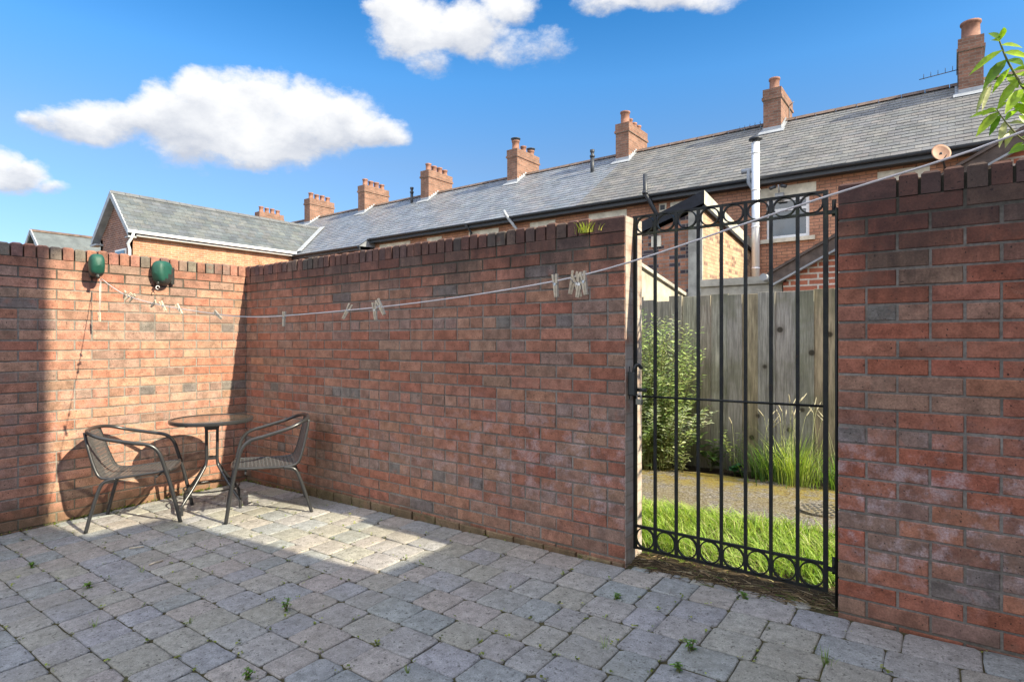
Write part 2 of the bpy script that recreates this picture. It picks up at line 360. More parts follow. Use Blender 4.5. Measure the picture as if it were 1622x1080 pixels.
def mat_wood():
    m = Mat('weathered_fence_board', 0.85, spec=0.2)
    g = m.noise(6, 6, 0.7, st=(14, 14, 0.7)); g2 = m.noise(2.5, 4, 0.6)
    c = m.mix(1.0, m.tint(), m.gray(m.rng(g, 0.32, 0.68, 0.62, 1.2)), 'MULTIPLY')
    c = m.mix(1.0, c, m.gray(m.rng(m.noise(22, 5, 0.7, st=(1, 1, 0.12)), 0.3, 0.7, 0.75, 1.2)), 'MULTIPLY')
    c = m.mix(m.rng(g2, 0.48, 0.68, 0, 0.5), c, (0.17, 0.17, 0.10))
    k = m.vor(4.0, m.P)
    c = m.mix(m.rng(k, 0.26, 0.12, 0, 0.22), c, (0.12, 0.09, 0.055))
    c = m.mix(m.rng(k, 0.13, 0.07, 0, 0.85), c, (0.03, 0.022, 0.015))
    x, y, z = m.sep(m.P)
    c = m.mix(m.rng(m.math('ADD', z, m.math('MULTIPLY', g2, 0.3)), 1.85, 2.0, 0, 0.55), c, (0.05, 0.055, 0.04))
    c = m.mix(m.rng(z, 0.6, 0.15, 0, 0.5), c, (0.06, 0.06, 0.035))
    m.col(c); m.bump(g, 0.6, 0.004); return m.m
def mat_leaf(name, rough=0.5, trans=0.35, tcol=(1.1, 1.25, 0.35)):
    m = Mat(name, rough, spec=0.3); n = m.noise(25, 3, 0.6)
    c = m.mix(1.0, m.tint(), m.gray(m.rng(n, 0.3, 0.7, 0.75, 1.25)), 'MULTIPLY'); m.col(c)
    t = m.N.new('ShaderNodeBsdfTranslucent'); mx = m.N.new('ShaderNodeMixShader'); mx.inputs[0].default_value = trans
    m.L.new(m.mix(1.0, c, tcol, 'MULTIPLY'), t.inputs['Color'])
    m.L.new(m.b.outputs[0], mx.inputs[1]); m.L.new(t.outputs[0], mx.inputs[2]); m.L.new(mx.outputs[0], m.N['Material Output'].inputs[0]); return m.m
def mat_iron():
    m = Mat('black_painted_iron', 0.5, spec=0.3)
    n = m.noise(14, 5, 0.7, m.P); x, y, z = m.sep(m.P)
    c = m.mix(m.rng(n, 0.62, 0.72, 0, 0.7), (0.008, 0.009, 0.011), (0.06, 0.028, 0.014))
    rail = m.math('MULTIPLY', m.rng(z, 1.86, 1.88), m.rng(z, 1.93, 1.91))
    mossy = m.math('MULTIPLY', m.rng(m.noise(20, 4, 0.7, off=(5, 5, 5)), 0.42, 0.6), m.math('ADD', 0.25, m.math('MULTIPLY', rail, 0.7)))
    c = m.mix(m.math('MULTIPLY', mossy, 0.6, True), c, (0.045, 0.055, 0.02))
    m.col(c); m.set('Roughness', m.rng(n, 0.3, 0.7, 0.38, 0.65)); m.bump(m.noise(90, 3, 0.6), 0.25, 0.002); return m.m
def mat_lane():
    m = Mat('mossy_lane_concrete', 0.95, spec=0.2)
    c = m.ramp(m.noise(60, 5, 0.75), [(0.36, (0.06, 0.052, 0.042)), (0.5, (0.15, 0.135, 0.12)), (0.64, (0.36, 0.34, 0.32))])
    x, y, z = m.sep(m.P)
    k = m.math('MULTIPLY', m.rng(m.noise(4, 7, 0.8), 0.38, 0.56), m.rng(y, 1.5, 2.15, 0.35, 1.0))
    c = m.mix(m.math('MULTIPLY', k, 0.85), c, m.ramp(m.noise(30, 4, 0.7), [(0.35, (0.12, 0.075, 0.010)), (0.52, (0.27, 0.20, 0.02)), (0.68, (0.11, 0.12, 0.02))]))
    m.col(c); m.bump(m.noise(70, 5, 0.75), 0.9, 0.01); return m.m
def mat_ground(name, a, b):
    m = Mat(name, 0.97, spec=0.1); m.col(m.mix(m.rng(m.noise(0.8, 8, 0.7), 0.35, 0.65), a, b)); m.bump(m.noise(25, 6, 0.7), 0.7, 0.02); return m.m

M = dict(
    brick=mat_brick(), mortar=mat_mortar(), paver=mat_paver(), joint=mat_joint(), wood=mat_wood(), iron=mat_iron(), lane=mat_lane(),
    grass=mat_leaf('grass_blade', 0.5, 0.35), leafg=mat_leaf('plant_leaf', 0.4, 0.45), dry=mat_leaf('dry_grass', 0.8, 0.2, (1, .9, .6)),
    shrubl=mat_leaf('silver_leaf', 0.55, 0.25, (1, 1.15, 0.5)),
    house_brick=mat_bricktex('terrace_brick', (0.46, 0.235, 0.15), (0.34, 0.165, 0.11), (0.19, 0.12, 0.09), 'xz', None, 1.0, 0.009),
    wing_brick=mat_bricktex('buff_orange_brick', (0.44, 0.215, 0.125), (0.33, 0.15, 0.09), (0.37, 0.29, 0.23), 'yz'),
    wing_brick_front=mat_bricktex('wing_gable_brick', (0.22, 0.10, 0.07), (0.14, 0.07, 0.06), (0.30, 0.25, 0.22), 'xz'),
    shed_side=mat_bricktex('pale_orange_brick', (0.46, 0.31, 0.205), (0.37, 0.24, 0.16), (0.27, 0.20, 0.15), 'yz', (0.20, 0.13, 0.10), 1.0, 0.009, 0.86),
    shed_front=mat_bricktex('mixed_dark_brick', (0.36, 0.17, 0.11), (0.26, 0.13, 0.09), (0.22, 0.19, 0.17), 'xz', (0.06, 0.05, 0.06)),
    lean_brick=mat_bricktex('red_brick_pale_mortar', (0.44, 0.16, 0.10), (0.34, 0.12, 0.08), (0.55, 0.50, 0.45), 'xz', None, 1.0, 0.012),
    chimney=mat_bricktex('chimney_brick', (0.24, 0.125, 0.088), (0.155, 0.085, 0.063), (0.20, 0.16, 0.13), 'yz', None, 1.0, 0.008),
    chimney_f=mat_bricktex('chimney_brick_front', (0.24, 0.125, 0.088), (0.155, 0.085, 0.063), (0.20, 0.16, 0.13), 'xz', None, 1.0, 0.008),
    slate=mat_slate('old_grey_slate', None, 0.6, 0.6), slate_new=mat_slate('blue_grey_slate', None, 0.0, 0.38, 0.6), slate_wing=mat_slate('green_grey_slate', None, 0.1, 0.6),
    ridge=m_plain('clay_ridge_tile', (0.12, 0.085, 0.070), 0.85, var=0.35, scale=5),
    lead=m_plain('lead_flashing', (0.29, 0.31, 0.34), 0.55, 0.0, 0.2, 6), pot=m_plain('clay_chimney_pot', (0.22, 0.11, 0.078), 0.8, var=0.35, scale=6),
    gutter=m_plain('dark_grey_gutter', (0.035, 0.04, 0.05), 0.45), white=m_plain('white_upvc', (0.68, 0.69, 0.71), 0.35, var=0.06),
    lintel=m_plain('pale_stone_lintel', (0.58, 0.54, 0.45), 0.85, var=0.25, scale=4), concrete=m_plain('grey_concrete', (0.33, 0.32, 0.29), 0.9, var=0.3, scale=5, bump=0.4),
    render=m_plain('cream_render', (0.36, 0.335, 0.275), 0.9, var=0.3, scale=4, bump=0.2), verge=m_plain('dark_timber_verge', (0.10, 0.075, 0.065), 0.8, var=0.4, scale=8, bump=0.3),
    whiteboard=m_plain('weathered_white_board', (0.36, 0.355, 0.31), 0.7, var=0.25, scale=5), black=m_plain('black_bitumen', (0.012, 0.014, 0.022), 0.75, var=0.3),
    steel=m_plain('painted_flue', (0.72, 0.74, 0.78), 0.35, 0.3, 0.06), glass=None, frame=m_plain('dark_grey_tube', (0.055, 0.057, 0.062), 0.30, 0.55, 0.1, 20),
    weave=m_plain('charcoal_weave', (0.075, 0.077, 0.08), 0.6, var=0.3, scale=60), green=m_plain('green_plastic', (0.010, 0.07, 0.05), 0.55, var=0.15, scale=25),
    plastic=m_plain('dark_grey_plastic', (0.03, 0.035, 0.035), 0.4), peg=m_plain('bleached_wood', (0.56, 0.48, 0.36), 0.8, var=0.3, scale=60), spring=m_plain('spring_wire', (0.45, 0.45, 0.45), 0.35, 0.9, 0.1),
    line=m_plain('plastic_line', (0.62, 0.58, 0.58), 0.5, var=0.1), stone=m_plain('pale_stone_chip', (0.55, 0.53, 0.48), 0.9, var=0.3, scale=30),
    dish=m_plain('terracotta_dish', (0.27, 0.15, 0.10), 0.6, var=0.15), alu=m_plain('aerial_metal', (0.10, 0.10, 0.11), 0.5, 0.3), stem=m_plain('woody_stem', (0.13, 0.14, 0.05), 0.8, var=0.3),
    soil=mat_ground('dark_soil', (0.03, 0.023, 0.017), (0.09, 0.065, 0.04)), far=mat_ground('far_ground', (0.07, 0.08, 0.04), (0.14, 0.12, 0.09)),
    brass=m_plain('padlock_body', (0.20, 0.20, 0.17), 0.4, 0.7, 0.15))
def mat_glass(name, c, rough=0.05, trans=0.0):
    m = Mat(name, rough, spec=0.8); m.col(m.mix(m.rng(m.noise(3, 3, 0.6), 0.4, 0.6), c, tuple(x * 1.8 for x in c)))
    if trans: m.set('Transmission Weight', trans); m.set('Alpha', 0.75)
    m.set('Coat Weight', 0.5); return m.m
M['glass'] = mat_glass('window_glass', (0.015, 0.025, 0.035))
M['tglass'] = mat_glass('table_glass', (0.16, 0.14, 0.11), 0.08, 0.6)

# ------------------------------------------------------------------ ground sheets
def sheet(name, u0, u1, v0, v1, off, mat, nu, nv, rough=0.0, edge=None):
    b = MB()
    for j in range(nv + 1):
        for i in range(nu + 1):
            u = u0 + (u1 - u0) * i / nu; v = v0 + (v1 - v0) * j / nv
            if edge: u, v = edge(u, v, i, j, nu, nv)
            b.v.append((u, v, gz(u, v) + off + (mnoise.noise(Vector((u * 6, v * 6, 3))) * rough)))
    for j in range(nv):
        for i in range(nu):
            a = j * (nu + 1) + i; b.face([a, a + 1, a + nu + 2, a + nu + 1], (1, 1, 1), 0, True)
    return b.build(name, mat, None, struct='structure')
def ground():
    us = [-400, -60, -20, -6, -1] + [i for i in range(0, 10)] + [14, 30, 80, 400]; vs = [-400, -60, -20, -6, -5, -4, -3, -2, -1, 0, 1, 2, 3, 4, 8, 20, 60, 400]
    b = MB()
    for v in vs:
        for u in us: b.v.append((u, v, gz(u, v) - 0.05))
    n = len(us)
    for j in range(len(vs) - 1):
        for i in range(n - 1): a = j * n + i; b.face([a, a + 1, a + n + 1, a + n])
    b.build('ground', M['far'], None, struct='structure')
ground()
sheet('paving_bed', -0.1, 7.6, -6.0, 0.06, -0.008, M['joint'], 60, 48, 0.004)
sheet('lane_soil', 0.3, 8.5, 0.06, 4.0, -0.012, M['soil'], 60, 30, 0.012)
sheet('lane_path', 0.3, 8.5, 1.15, 2.28, 0.006, M['lane'], 80, 16, 0.008,
      lambda u, v, i, j, nu, nv: (u, v + (mnoise.noise(Vector((u * 2.3, j * 0.2, 0))) * 0.07 if j in (0, nv) else 0)))

# ------------------------------------------------------------------ paving
JOINTS = []
def pavers():
    r = random.Random(11); b = MB()
    cols = [(0.30, 0.29, 0.265), (0.275, 0.27, 0.265), (0.265, 0.265, 0.275), (0.305, 0.28, 0.26), (0.25, 0.262, 0.262), (0.285, 0.272, 0.265), (0.28, 0.27, 0.24)]
    def pav(u0, u1, v0, v1, sm=False):
        w, h = u1 - u0, v1 - v0; q = min(0.018, w * 0.2, h * 0.2); col = tuple(x * q for x, q in zip(jit(cols[r.randrange(len(cols))], 0.05, r), (1.08, 1.09, 1.09)))
        tz = r.uniform(-0.0025, 0.0025); tx = r.uniform(-0.010, 0.010); ty = r.uniform(-0.010, 0.010); uc, vc = (u0 + u1) / 2, (v0 + v1) / 2
        o = []
        for (x, y, dx, dy) in ((u0, v0, 1, 1), (u1, v0, -1, 1), (u1, v1, -1, -1), (u0, v1, 1, -1)):
            a = (x, y + dy * q * r.uniform(0.4, 1.2)); c = (x + dx * q * r.uniform(0.4, 1.2), y)
            o += [a, c] if (dx * dy) > 0 else [c, a]
        # mid-side points for uneven edges
        ring = []
        for k in range(8):
            p = o[k]; p2 = o[(k + 1) % 8]; ring.append(p)
            if k % 2 == 1: ring.append(((p[0] + p2[0]) / 2 + r.uniform(-.003, .003), (p[1] + p2[1]) / 2 + r.uniform(-.003, .003)))
        n = len(ring); base = len(b.v)
        def z(x, y): return gz(x, y) + tz + (x - uc) * tx + (y - vc) * ty
        for lvl, inset, dz in ((0, 0, -0.03), (1, 0, -0.006), (2, 0.003, -0.0015), (3, 0.009, 0.0)):
            for (x, y) in ring:
                dx, dy = uc - x, vc - y; d = math.hypot(dx, dy)
                x2, y2 = x + dx / d * inset * 1.2, y + dy / d * inset * 1.2
                b.v.append((x2 + r.uniform(-.0012, .0012), y2 + r.uniform(-.0012, .0012), z(x2, y2) + dz))
        for L in range(3):
            for k in range(n):
                k2 = (k + 1) % n; b.face([base + L * n + k, base + L * n + k2, base + (L + 1) * n + k2, base + (L + 1) * n + k], col, 0, L > 0)
        b.face([base + 3 * n + k for k in range(n)], col, 0, True)
    v = -0.008; row = 0
    while v > -5.6:
        h = r.choice([0.150, 0.178, 0.178, 0.186, 0.172]); g = 0.004; u = 0.006 - r.uniform(0, 0.15)
        while u < 7.5:
            w = r.choice([0.20, 0.215, 0.23, 0.21, 0.17, 0.145, 0.225]) if row else r.choice([0.23, 0.21, 0.25, 0.19])
            uu0 = max(u, 0.006)
            if u + w - uu0 > 0.03: pav(uu0, u + w, v - h, v)
            JOINTS.append((u + w + g / 2, v + 0.002)); JOINTS.append((u + w * r.random(), v + 0.002)); JOINTS.append((u + w + g / 2, v - h * r.random()))
            u += w + g * r.uniform(0.7, 1.3)
        v -= h + g; row += 1
    u = 3.93
    while u < 4.80:
        w = r.uniform(0.085, 0.12); pav(u, u + w, 0.0, 0.055 + r.uniform(-.008, .01)); u += w + 0.006
    b.build('patio_paving', M['paver'], None, struct='structure')
pavers()

# ------------------------------------------------------------------ near brick walls
BR = [((0.345, 0.155, 0.105), 34), ((0.33, 0.130, 0.085), 28), ((0.28, 0.155, 0.115), 16), ((0.365, 0.18, 0.12), 14), ((0.235, 0.15, 0.12), 5), ((0.17, 0.14, 0.13), 1.5), ((0.27, 0.165, 0.118), 8)]
HD = [((0.32, 0.155, 0.11), 34), ((0.165, 0.145, 0.135), 14), ((0.235, 0.16, 0.135), 16), ((0.30, 0.17, 0.125), 22)]
def pick(T, r):
    t = r.uniform(0, sum(w for _, w in T))
    for c, w in T:
        t -= w
        if t <= 0: return c
    return T[0][0]
def brick_wall(parent, P0, dirv, nrm, length, seed, zmin=-0.16, zend=1.90, thick=0.215, warm=(1.0, 1.0, 1.0)):
    """two brick leaves on a mortar core, headers every seventh course"""
    r = random.Random(seed); b = MB(); P0 = Vector(P0); d = Vector(dirv); n = Vector(nrm); up = Vector((0, 0, 1))
    nc = int(round((zend - zmin) / 0.075))
    for k in range(nc):
        zt = zend - 0.075 * k; zb = zt - 0.065
        header = (k % 7 == 6)
        for leaf in (0, 1):
            s = 0.0; first = True
            wob = r.uniform(-0.0015, 0.0015)
            while s < length - 0.001:
                w = 0.1025 if header else (0.1025 if (first and k % 2 == 1) else 0.215)
                if header and r.random() < 0.25 and s > 0.2: w = 0.1025
                w = min(w, length - s)
                if length - (s + w) < 0.03: w = length - s
                if w > 0.012:
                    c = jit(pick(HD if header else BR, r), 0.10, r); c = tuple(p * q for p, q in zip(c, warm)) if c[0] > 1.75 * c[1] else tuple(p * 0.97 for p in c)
                    pr = r.uniform(-0.002, 0.002); hh = 0.065 + r.uniform(-0.0015, 0.0015); z0 = zb + wob + r.uniform(-.001, .001)
                    e0 = r.uniform(-.0015, .0015) if s > 0 else 0; e1 = r.uniform(-.0015, .0015) if s + w < length - 1e-3 else 0
                    if leaf == 0: b.obox(P0 + d * (s + e0) - n * 0.1 + up * z0, d, up, n, w - e0 + e1, hh, 0.1 + pr, c, 0, 0.003)
                    else: b.obox(P0 + d * (s + e0) - n * (thick - 0.1) + up * z0, d, up, -n, w - e0 + e1, hh, 0.1 + pr, c, 0, 0.003)
                s += w + 0.010; first = False
    core = MB()
    core.obox(P0 + d * 0.004 - n * (thick - 0.0045) + up * (zmin - 0.1), d, n, up, length - 0.008, thick - 0.009, zend - zmin + 0.1 + 0.004)
    off = len(b.v)
    for f, c in zip(core.f, core.c): b.face([i + off for i in f], c, 1)
    b.v += core.v
    return b.build('brickwork', [M['brick'], M['mortar']], parent)
def coping(parent, P0, dirv, nrm, length, seed, z0=1.905, h=0.095, thick=0.215, flat0=0, flat1=0):
    r = random.Random(seed); b = MB(); P0 = Vector(P0); d = Vector(dirv); n = Vector(nrm); up = Vector((0, 0, 1))
    def brick(s, w, hh, c):
        dz = r.uniform(-0.006, 0.004); pr = r.uniform(-0.003, 0.005)
        b.obox(P0 + d * s + n * pr - n * thick + up * (z0), d, n, up, w, thick, hh + dz, c, 0, 0.011)
    cc = [(0.30, 0.14, 0.10), (0.34, 0.165, 0.12), (0.22, 0.13, 0.11), (0.20, 0.17, 0.14), (0.28, 0.19, 0.15)]
    s = 0.0
    for k in range(flat0): brick(s, 0.215, h - 0.008, jit((0.26, 0.13, 0.10), .1, r)); s += 0.225
    while s < length - flat1 * 0.225 - 0.04:
        w = min(0.0645 + r.uniform(-.002, .002), length - s); brick(s, w, h, jit(cc[r.randrange(5)], 0.15, r)); s += w + 0.0108
    for k in range(flat1):
        w = min(0.215, length - s); brick(s, w, h - 0.006, jit((0.26, 0.13, 0.10), .1, r)); s += w + 0.01
    off = len(b.v); core = MB(); core.obox(P0 + d * 0.003 - n * (thick - 0.006) + up * (z0 - 0.002), d, n, up, length - 0.006, thick - 0.03, h - 0.024)
    for f, c in zip(core.f, core.c): b.face([i + off for i in f], c, 1)
    b.v += core.v
    return b.build('coping', [M['brick'], M['mortar']], parent)
def jamb_mat():
    m = Mat('cement_washed_jamb', 0.9, spec=0.2); x, y, z = m.sep(m.P)
    c = m.ramp(m.noise(8, 5, 0.7, st=(1, 1, 1)), [(0.32, (0.28, 0.16, 0.12)), (0.48, (0.34, 0.28, 0.24)), (0.70, (0.42, 0.39, 0.36))])
    ln = m.math('ABSOLUTE', m.math('SUBTRACT', m.math('FRACT', m.math('DIVIDE', m.math('ADD', z, 0.15), 0.075)), 0.5))
    c = m.mix(m.rng(ln, 0.42, 0.47, 0, 0.55), c, (0.20, 0.18, 0.16))
    m.col(c); m.bump(m.noise(60, 4, 0.7), 0.5, 0.003); return m.m
M['jamb'] = jamb_mat()
LW = thing('brick_wall', (0, -3, 0), 'sunlit orange-red brick yard wall carrying two green line reels', 'brick wall')
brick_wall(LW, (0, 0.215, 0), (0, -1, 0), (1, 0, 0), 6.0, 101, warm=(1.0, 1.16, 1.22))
coping(LW, (0, 0.215, 0), (0, -1, 0), (1, 0, 0), 6.0, 102)
BW = thing('brick_wall', (1.9, 0, 0), 'long shaded brick yard wall between the corner and the iron gate', 'brick wall')
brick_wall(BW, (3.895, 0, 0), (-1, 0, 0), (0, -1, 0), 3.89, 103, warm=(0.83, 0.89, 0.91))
coping(BW, (3.895, 0, 0), (-1, 0, 0), (0, -1, 0), 3.89, 104, flat0=1)
pb = MB(); rp = random.Random(3); up_ = 0.9
while up_ < 3.86:
    w_ = min(0.215, 3.89 - up_); pb.obox((up_, 0.0, -0.06), (1, 0, 0), (0, 0, 1), (0, -1, 0), w_, 0.142 + rp.uniform(-.003, .003), 0.014 + rp.uniform(-.002, .003), jit((0.20, 0.14, 0.085), .2, rp), 0, 0.004); up_ += 0.225
pb.build('plinth', M['brick'], BW)
jb = MB(); jb.box(3.890, 3.898, 0.004, 0.212, 0.05, 1.985); jb.build('jamb_skim', M['jamb'], BW)
RW = thing('brick_wall', (6.2, 0, 0), 'shaded brick wall right of the iron gate with white salt stains', 'brick wall')
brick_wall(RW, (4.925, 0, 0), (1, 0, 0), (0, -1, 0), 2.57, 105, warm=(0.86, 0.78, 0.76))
coping(RW, (4.925, 0, 0), (1, 0, 0), (0, -1, 0), 2.57, 106, flat0=1)

# ------------------------------------------------------------------ the tall house right of the yard (it shades the paving)
def shade_house():
    h = thing('brick_house', (10, -4, 0), 'two storey brick house at the right end of the yard with a low outhouse', 'house')
    b = MB(); b.box(7.5, 15, -12, -0.86, -0.2, 6.9); b.build('wall', M['lean_brick'], h)
    b = MB(); b.poly([(7.3, -12.2, 6.85), (7.3, -0.72, 6.85), (11.2, -0.72, 9.2), (11.2, -12.2, 9.2)], (0.1, 0.11, 0.12)); b.poly([(15.2, -0.7, 6.85), (15.2, -12.2, 6.85), (11.2, -12.2, 9.2), (11.2, -0.7, 9.2)], (0.1, 0.11, 0.12))
    b.poly([(7.5, -0.87, 6.88), (15, -0.87, 6.88), (11.2, -0.87, 9.18)], (0.1, 0.1, 0.1)); b.poly([(7.5, -12, 6.88), (15, -12, 6.88), (11.2, -12, 9.18)], (0.1, 0.1, 0.1))
    b.build('roof', M['slate'], h)
    b = MB(); b.box(7.5, 12, -0.86, -0.38, -0.2, 4.52); b.box(7.5, 12, -0.38, 0.16, -0.2, 3.12); b.build('outhouse', M['lean_brick'], h)
    for v in (-4.5, -2.6):
        b = MB(); b.box(7.44, 7.52, v - 0.6, v + 0.6, 3.9, 5.2); w = b.build('window', M['white'], h)
        b = MB(); b.box(7.42, 7.45, v - 0.52, v + 0.52, 3.98, 5.12); b.build('pane', M['glass'], w)
    b = MB(); b.box(7.43, 7.52, -2.4, -1.5, -0.02, 2.05); b.build('door', M['white'], h)
shade_house()

# ------------------------------------------------------------------ iron gate
def gate():
    g = thing('iron_gate', (4.38, 0.11, 0.10), 'black wrought iron gate with rows of rings along top and bottom', 'gate')
    gv = 0.11; xs = [3.904 + i * 0.1194 for i in range(9)]; zt, zr, zl, zb = 1.992, 1.895, 0.268, 0.146
    f = MB(); s = 0.020
    f.box(xs[0] - s / 2, xs[0] + s / 2, gv - s / 2, gv + s / 2, zb - 0.006, zt + 0.006); f.box(xs[8] - s / 2, xs[8] + s / 2, gv - s / 2, gv + s / 2, zb - 0.006, zt + 0.006)
    for z in (zt, zr, zl, zb): f.box(xs[0] + s / 2, xs[8] - s / 2, gv - 0.008, gv + 0.008, z - 0.006, z + 0.006)
    f.build('frame', M['iron'], g)
    for x in xs[1:8]:
        b = MB(); b.box(x - 0.0075, x + 0.0075, gv - 0.0075, gv + 0.0075, zb + 0.006, zt - 0.006); b.build('bar', M['iron'], g)
    m = MB(); m.tube([(xs[0] + .01, gv - 0.010, 0.993), (xs[8] - .01, gv - 0.010, 0.998)], 0.006, 8); m.build('middle_rail', M['iron'], g)
    for (za, zc) in ((zr, zt), (zb, zl)):
        R_ = (zc - za) / 2 - 0.003; zm = (za + zc) / 2
        if R_ > 0.052: R_ = 0.0535
        for i in range(8):
            xc = (xs[i] + xs[i + 1]) / 2; b = MB()
            Rr = min(R_ + (zc - za) * 0, 0.0535)
            rz = (zc - za) / 2 - 0.004
            n = 36; base = len(b.v); w = 0.0035; dp = 0.008
            for k in range(n):
                a = 2 * math.pi * k / n; cx, cz = math.cos(a), math.sin(a)
                for (rr, yy) in ((1, -dp), (1, dp), (-1, dp), (-1, -dp)):
                    b.v.append((xc + cx * (min(0.0520, rz + .004) + rr * w), gv + yy, zm + cz * (min(rz, 0.056) + rr * w)))
            for k in range(n):
                k2 = (k + 1) % n
                for q in range(4):
                    q2 = (q + 1) % 4; b.face([k * 4 + q, k * 4 + q2, k2 * 4 + q2, k2 * 4 + q])
            b.build('ring', M['iron'], g)
    l = MB(); l.obox((3.898, gv - 0.055, 1.00), (1, 0, 0), (0, 0, 1), (0, -1, 0), 0.045, 0.13, 0.03, ch=0.006)
    l.tube(catmull([(3.925, gv - .06, 1.11), (3.935, gv - .075, 1.15), (3.95, gv - .06, 1.17), (3.962, gv - .04, 1.15)], 4), 0.010, 8)
    l.tube([(3.915, gv - 0.03, 1.03), (3.985, gv - 0.03, 1.03)], 0.010, 8); l.obox((3.893, gv - .06, 0.98), (1, 0, 0), (0, 0, 1), (0, -1, 0), 0.008, 0.18, 0.004)
    lk = l.build('latch', M['plastic'], g)
    for z in (1.895, 0.25):
        h = MB(); h.box(4.868, 4.935, gv - 0.010, gv + 0.010, z - 0.010, z + 0.006); h.tube([(4.893, gv, z - 0.02), (4.893, gv, z + 0.055)], 0.0085, 10)
        h.box(4.915, 4.93, gv - 0.03, gv + 0.03, z - 0.05, z + 0.03); h.build('hinge', M['iron'], g)
    b = MB(); b.obox((3.952, gv - 0.082, 0.955), (1, 0, 0), (0, 0, 1), (0, -1, 0), 0.036, 0.030, 0.017, ch=0.003)
    o = Vector((3.96, gv - 0.08, 0.97)); pd = thing('padlock', tuple(o), 'small weathered padlock hanging from the gate latch', 'padlock'); b.build('lock_body', M['brass'], pd)
    b = MB(); b.tube(catmull([(3.959, gv - .09, .983), (3.959, gv - .09, 1.003), (3.970, gv - .09, 1.016), (3.981, gv - .09, 1.003), (3.981, gv - .09, .983)], 4), 0.003, 8); b.build('shackle', M['spring'], pd)
gate()
def gate_post():
    b = MB(); b.tube([(4.912, 0.055, 0.08), (4.912, 0.055, 1.90)], 0.007, 8)
    tag(b.build('iron_rod', M['iron'], None, origin=(4.912, 0.055, 0.08)), 'thin black iron rod fixed upright to the right gate jamb', 'rod')
gate_post()

# ------------------------------------------------------------------ bistro chairs and table
def make_chair():
    t = thing('bistro_chair', (0, 0, 0), 'x', 'chair', 'pair of bistro chairs at the table')
    # local frame: +x forward, y sideways, feet at z=0
    W = 0.265
    def mirror(pts, s): return [(x, y * s, z) for x, y, z in pts]
    fr = MB()
    left = [(0.30, -0.235, 0.0), (0.25, -0.245, 0.30), (0.205, -0.25, 0.50), (0.175, -0.255, 0.585), (0.12, -0.262, 0.635), (0.02, -0.268, 0.66), (-0.14, -0.262, 0.70), (-0.235, -0.225, 0.735), (-0.285, -0.14, 0.75), (-0.30, 0, 0.755)]
    pts = left + [(x, -y, z) for x, y, z in left[-2::-1]]
    fr.tube(catmull(pts, 5), 0.0135, 10, caps=True); fr.build('arm_frame', M['frame'], t)
    for s in (1, -1):
        b = MB(); b.tube(catmull(mirror([(0.21, -0.16, 0.415), (0.23, -0.195, 0.425), (0.19, -0.215, 0.425), (0.0, -0.215, 0.41), (-0.14, -0.213, 0.405), (-0.20, -0.205, 0.425), (-0.235, -0.195, 0.50), (-0.275, -0.175, 0.65), (-0.295, -0.155, 0.745)], s), 5), 0.011, 8)
        b.build('side_rail', M['frame'], t)
        b = MB(); b.tube(catmull(mirror([(-0.10, -0.218, 0.40), (-0.165, -0.222, 0.385), (-0.20, -0.225, 0.33), (-0.25, -0.232, 0.15), (-0.285, -0.24, 0.0)], s), 5), 0.0125, 10)
        b.build('rear_leg', M['frame'], t)
    b = MB(); b.tube(catmull([(0.205, -0.17, 0.415), (0.243, -0.13, 0.418), (0.250, 0, 0.416), (0.243, 0.13, 0.418), (0.205, 0.17, 0.415)], 5), 0.011, 8)
    b.tube([(0.16, -0.25, 0.42 - .03), (0.16, 0.25, 0.42 - .03)], 0.007, 8); b.tube([(-0.14, -0.215, 0.392), (-0.14, 0.215, 0.392)], 0.007, 8); b.build('front_rail', M['frame'], t)
    # perforated weave: thin strips both ways over the seat and back profile
    prof = catmull([(0.235, 0, 0.428), (0.15, 0, 0.426), (0.0, 0, 0.412), (-0.13, 0, 0.408), (-0.19, 0, 0.425), (-0.225, 0, 0.49), (-0.262, 0, 0.62), (-0.292, 0, 0.745)], 12)
    L = [0.0]
    for i in range(1, len(prof)): L.append(L[-1] + (prof[i] - prof[i - 1]).length)
    tot = L[-1]
    def at(s):
        for i in range(1, len(prof)):
            if s <= L[i] or i == len(prof) - 1:
                k = (s - L[i - 1]) / max(L[i] - L[i - 1], 1e-6); return prof[i - 1].lerp(prof[i], min(1, k)), (prof[i] - prof[i - 1]).normalized()
    def half(s): return 0.205 - 0.045 * max(0, (s / tot - 0.45)) / 0.55
    w = MB(); st = 0.0135; CW = 0.0042
    seat, back = MB(), MB(); brk = tot * 0.46
    n = int(tot / st)
    for i in range(n + 1):
        s = i * st; p, d = at(s); hw = half(s); m_ = seat if s < brk else back
        e = d * CW; zz = Vector((0, 0, 0.0015 * (1 if i % 2 else -1)))
        m_.poly([p - e + Vector((0, -hw, 0)) + zz, p + e + Vector((0, -hw, 0)) + zz, p + e + Vector((0, hw, 0)) + zz, p - e + Vector((0, hw, 0)) + zz])
    ny = 30
    for j in range(ny + 1):
        f = (j / ny) * 2 - 1
        for i in range(len(prof) - 1):
            m_ = seat if L[i] < brk else back
            a, b2 = prof[i], prof[i + 1]; ya, yb = f * half(L[i]), f * half(L[i + 1]); e = CW
            m_.poly([a + Vector((0, ya - e, 0)), b2 + Vector((0, yb - e, 0)), b2 + Vector((0, yb + e, 0)), a + Vector((0, ya + e, 0))])
    seat.build('seat', M['weave'], t); back.build('backrest', M['weave'], t)
    for ch in t.children:                     # lower seat and arms to the measured heights
        for vt in ch.data.vertices:
            z = vt.co.z; vt.co.z = z * 0.885 if z < 0.43 else 0.3806 + (z - 0.43) * 0.98
    return t
ch1 = make_chair(); ch2 = copy_tree(ch1)
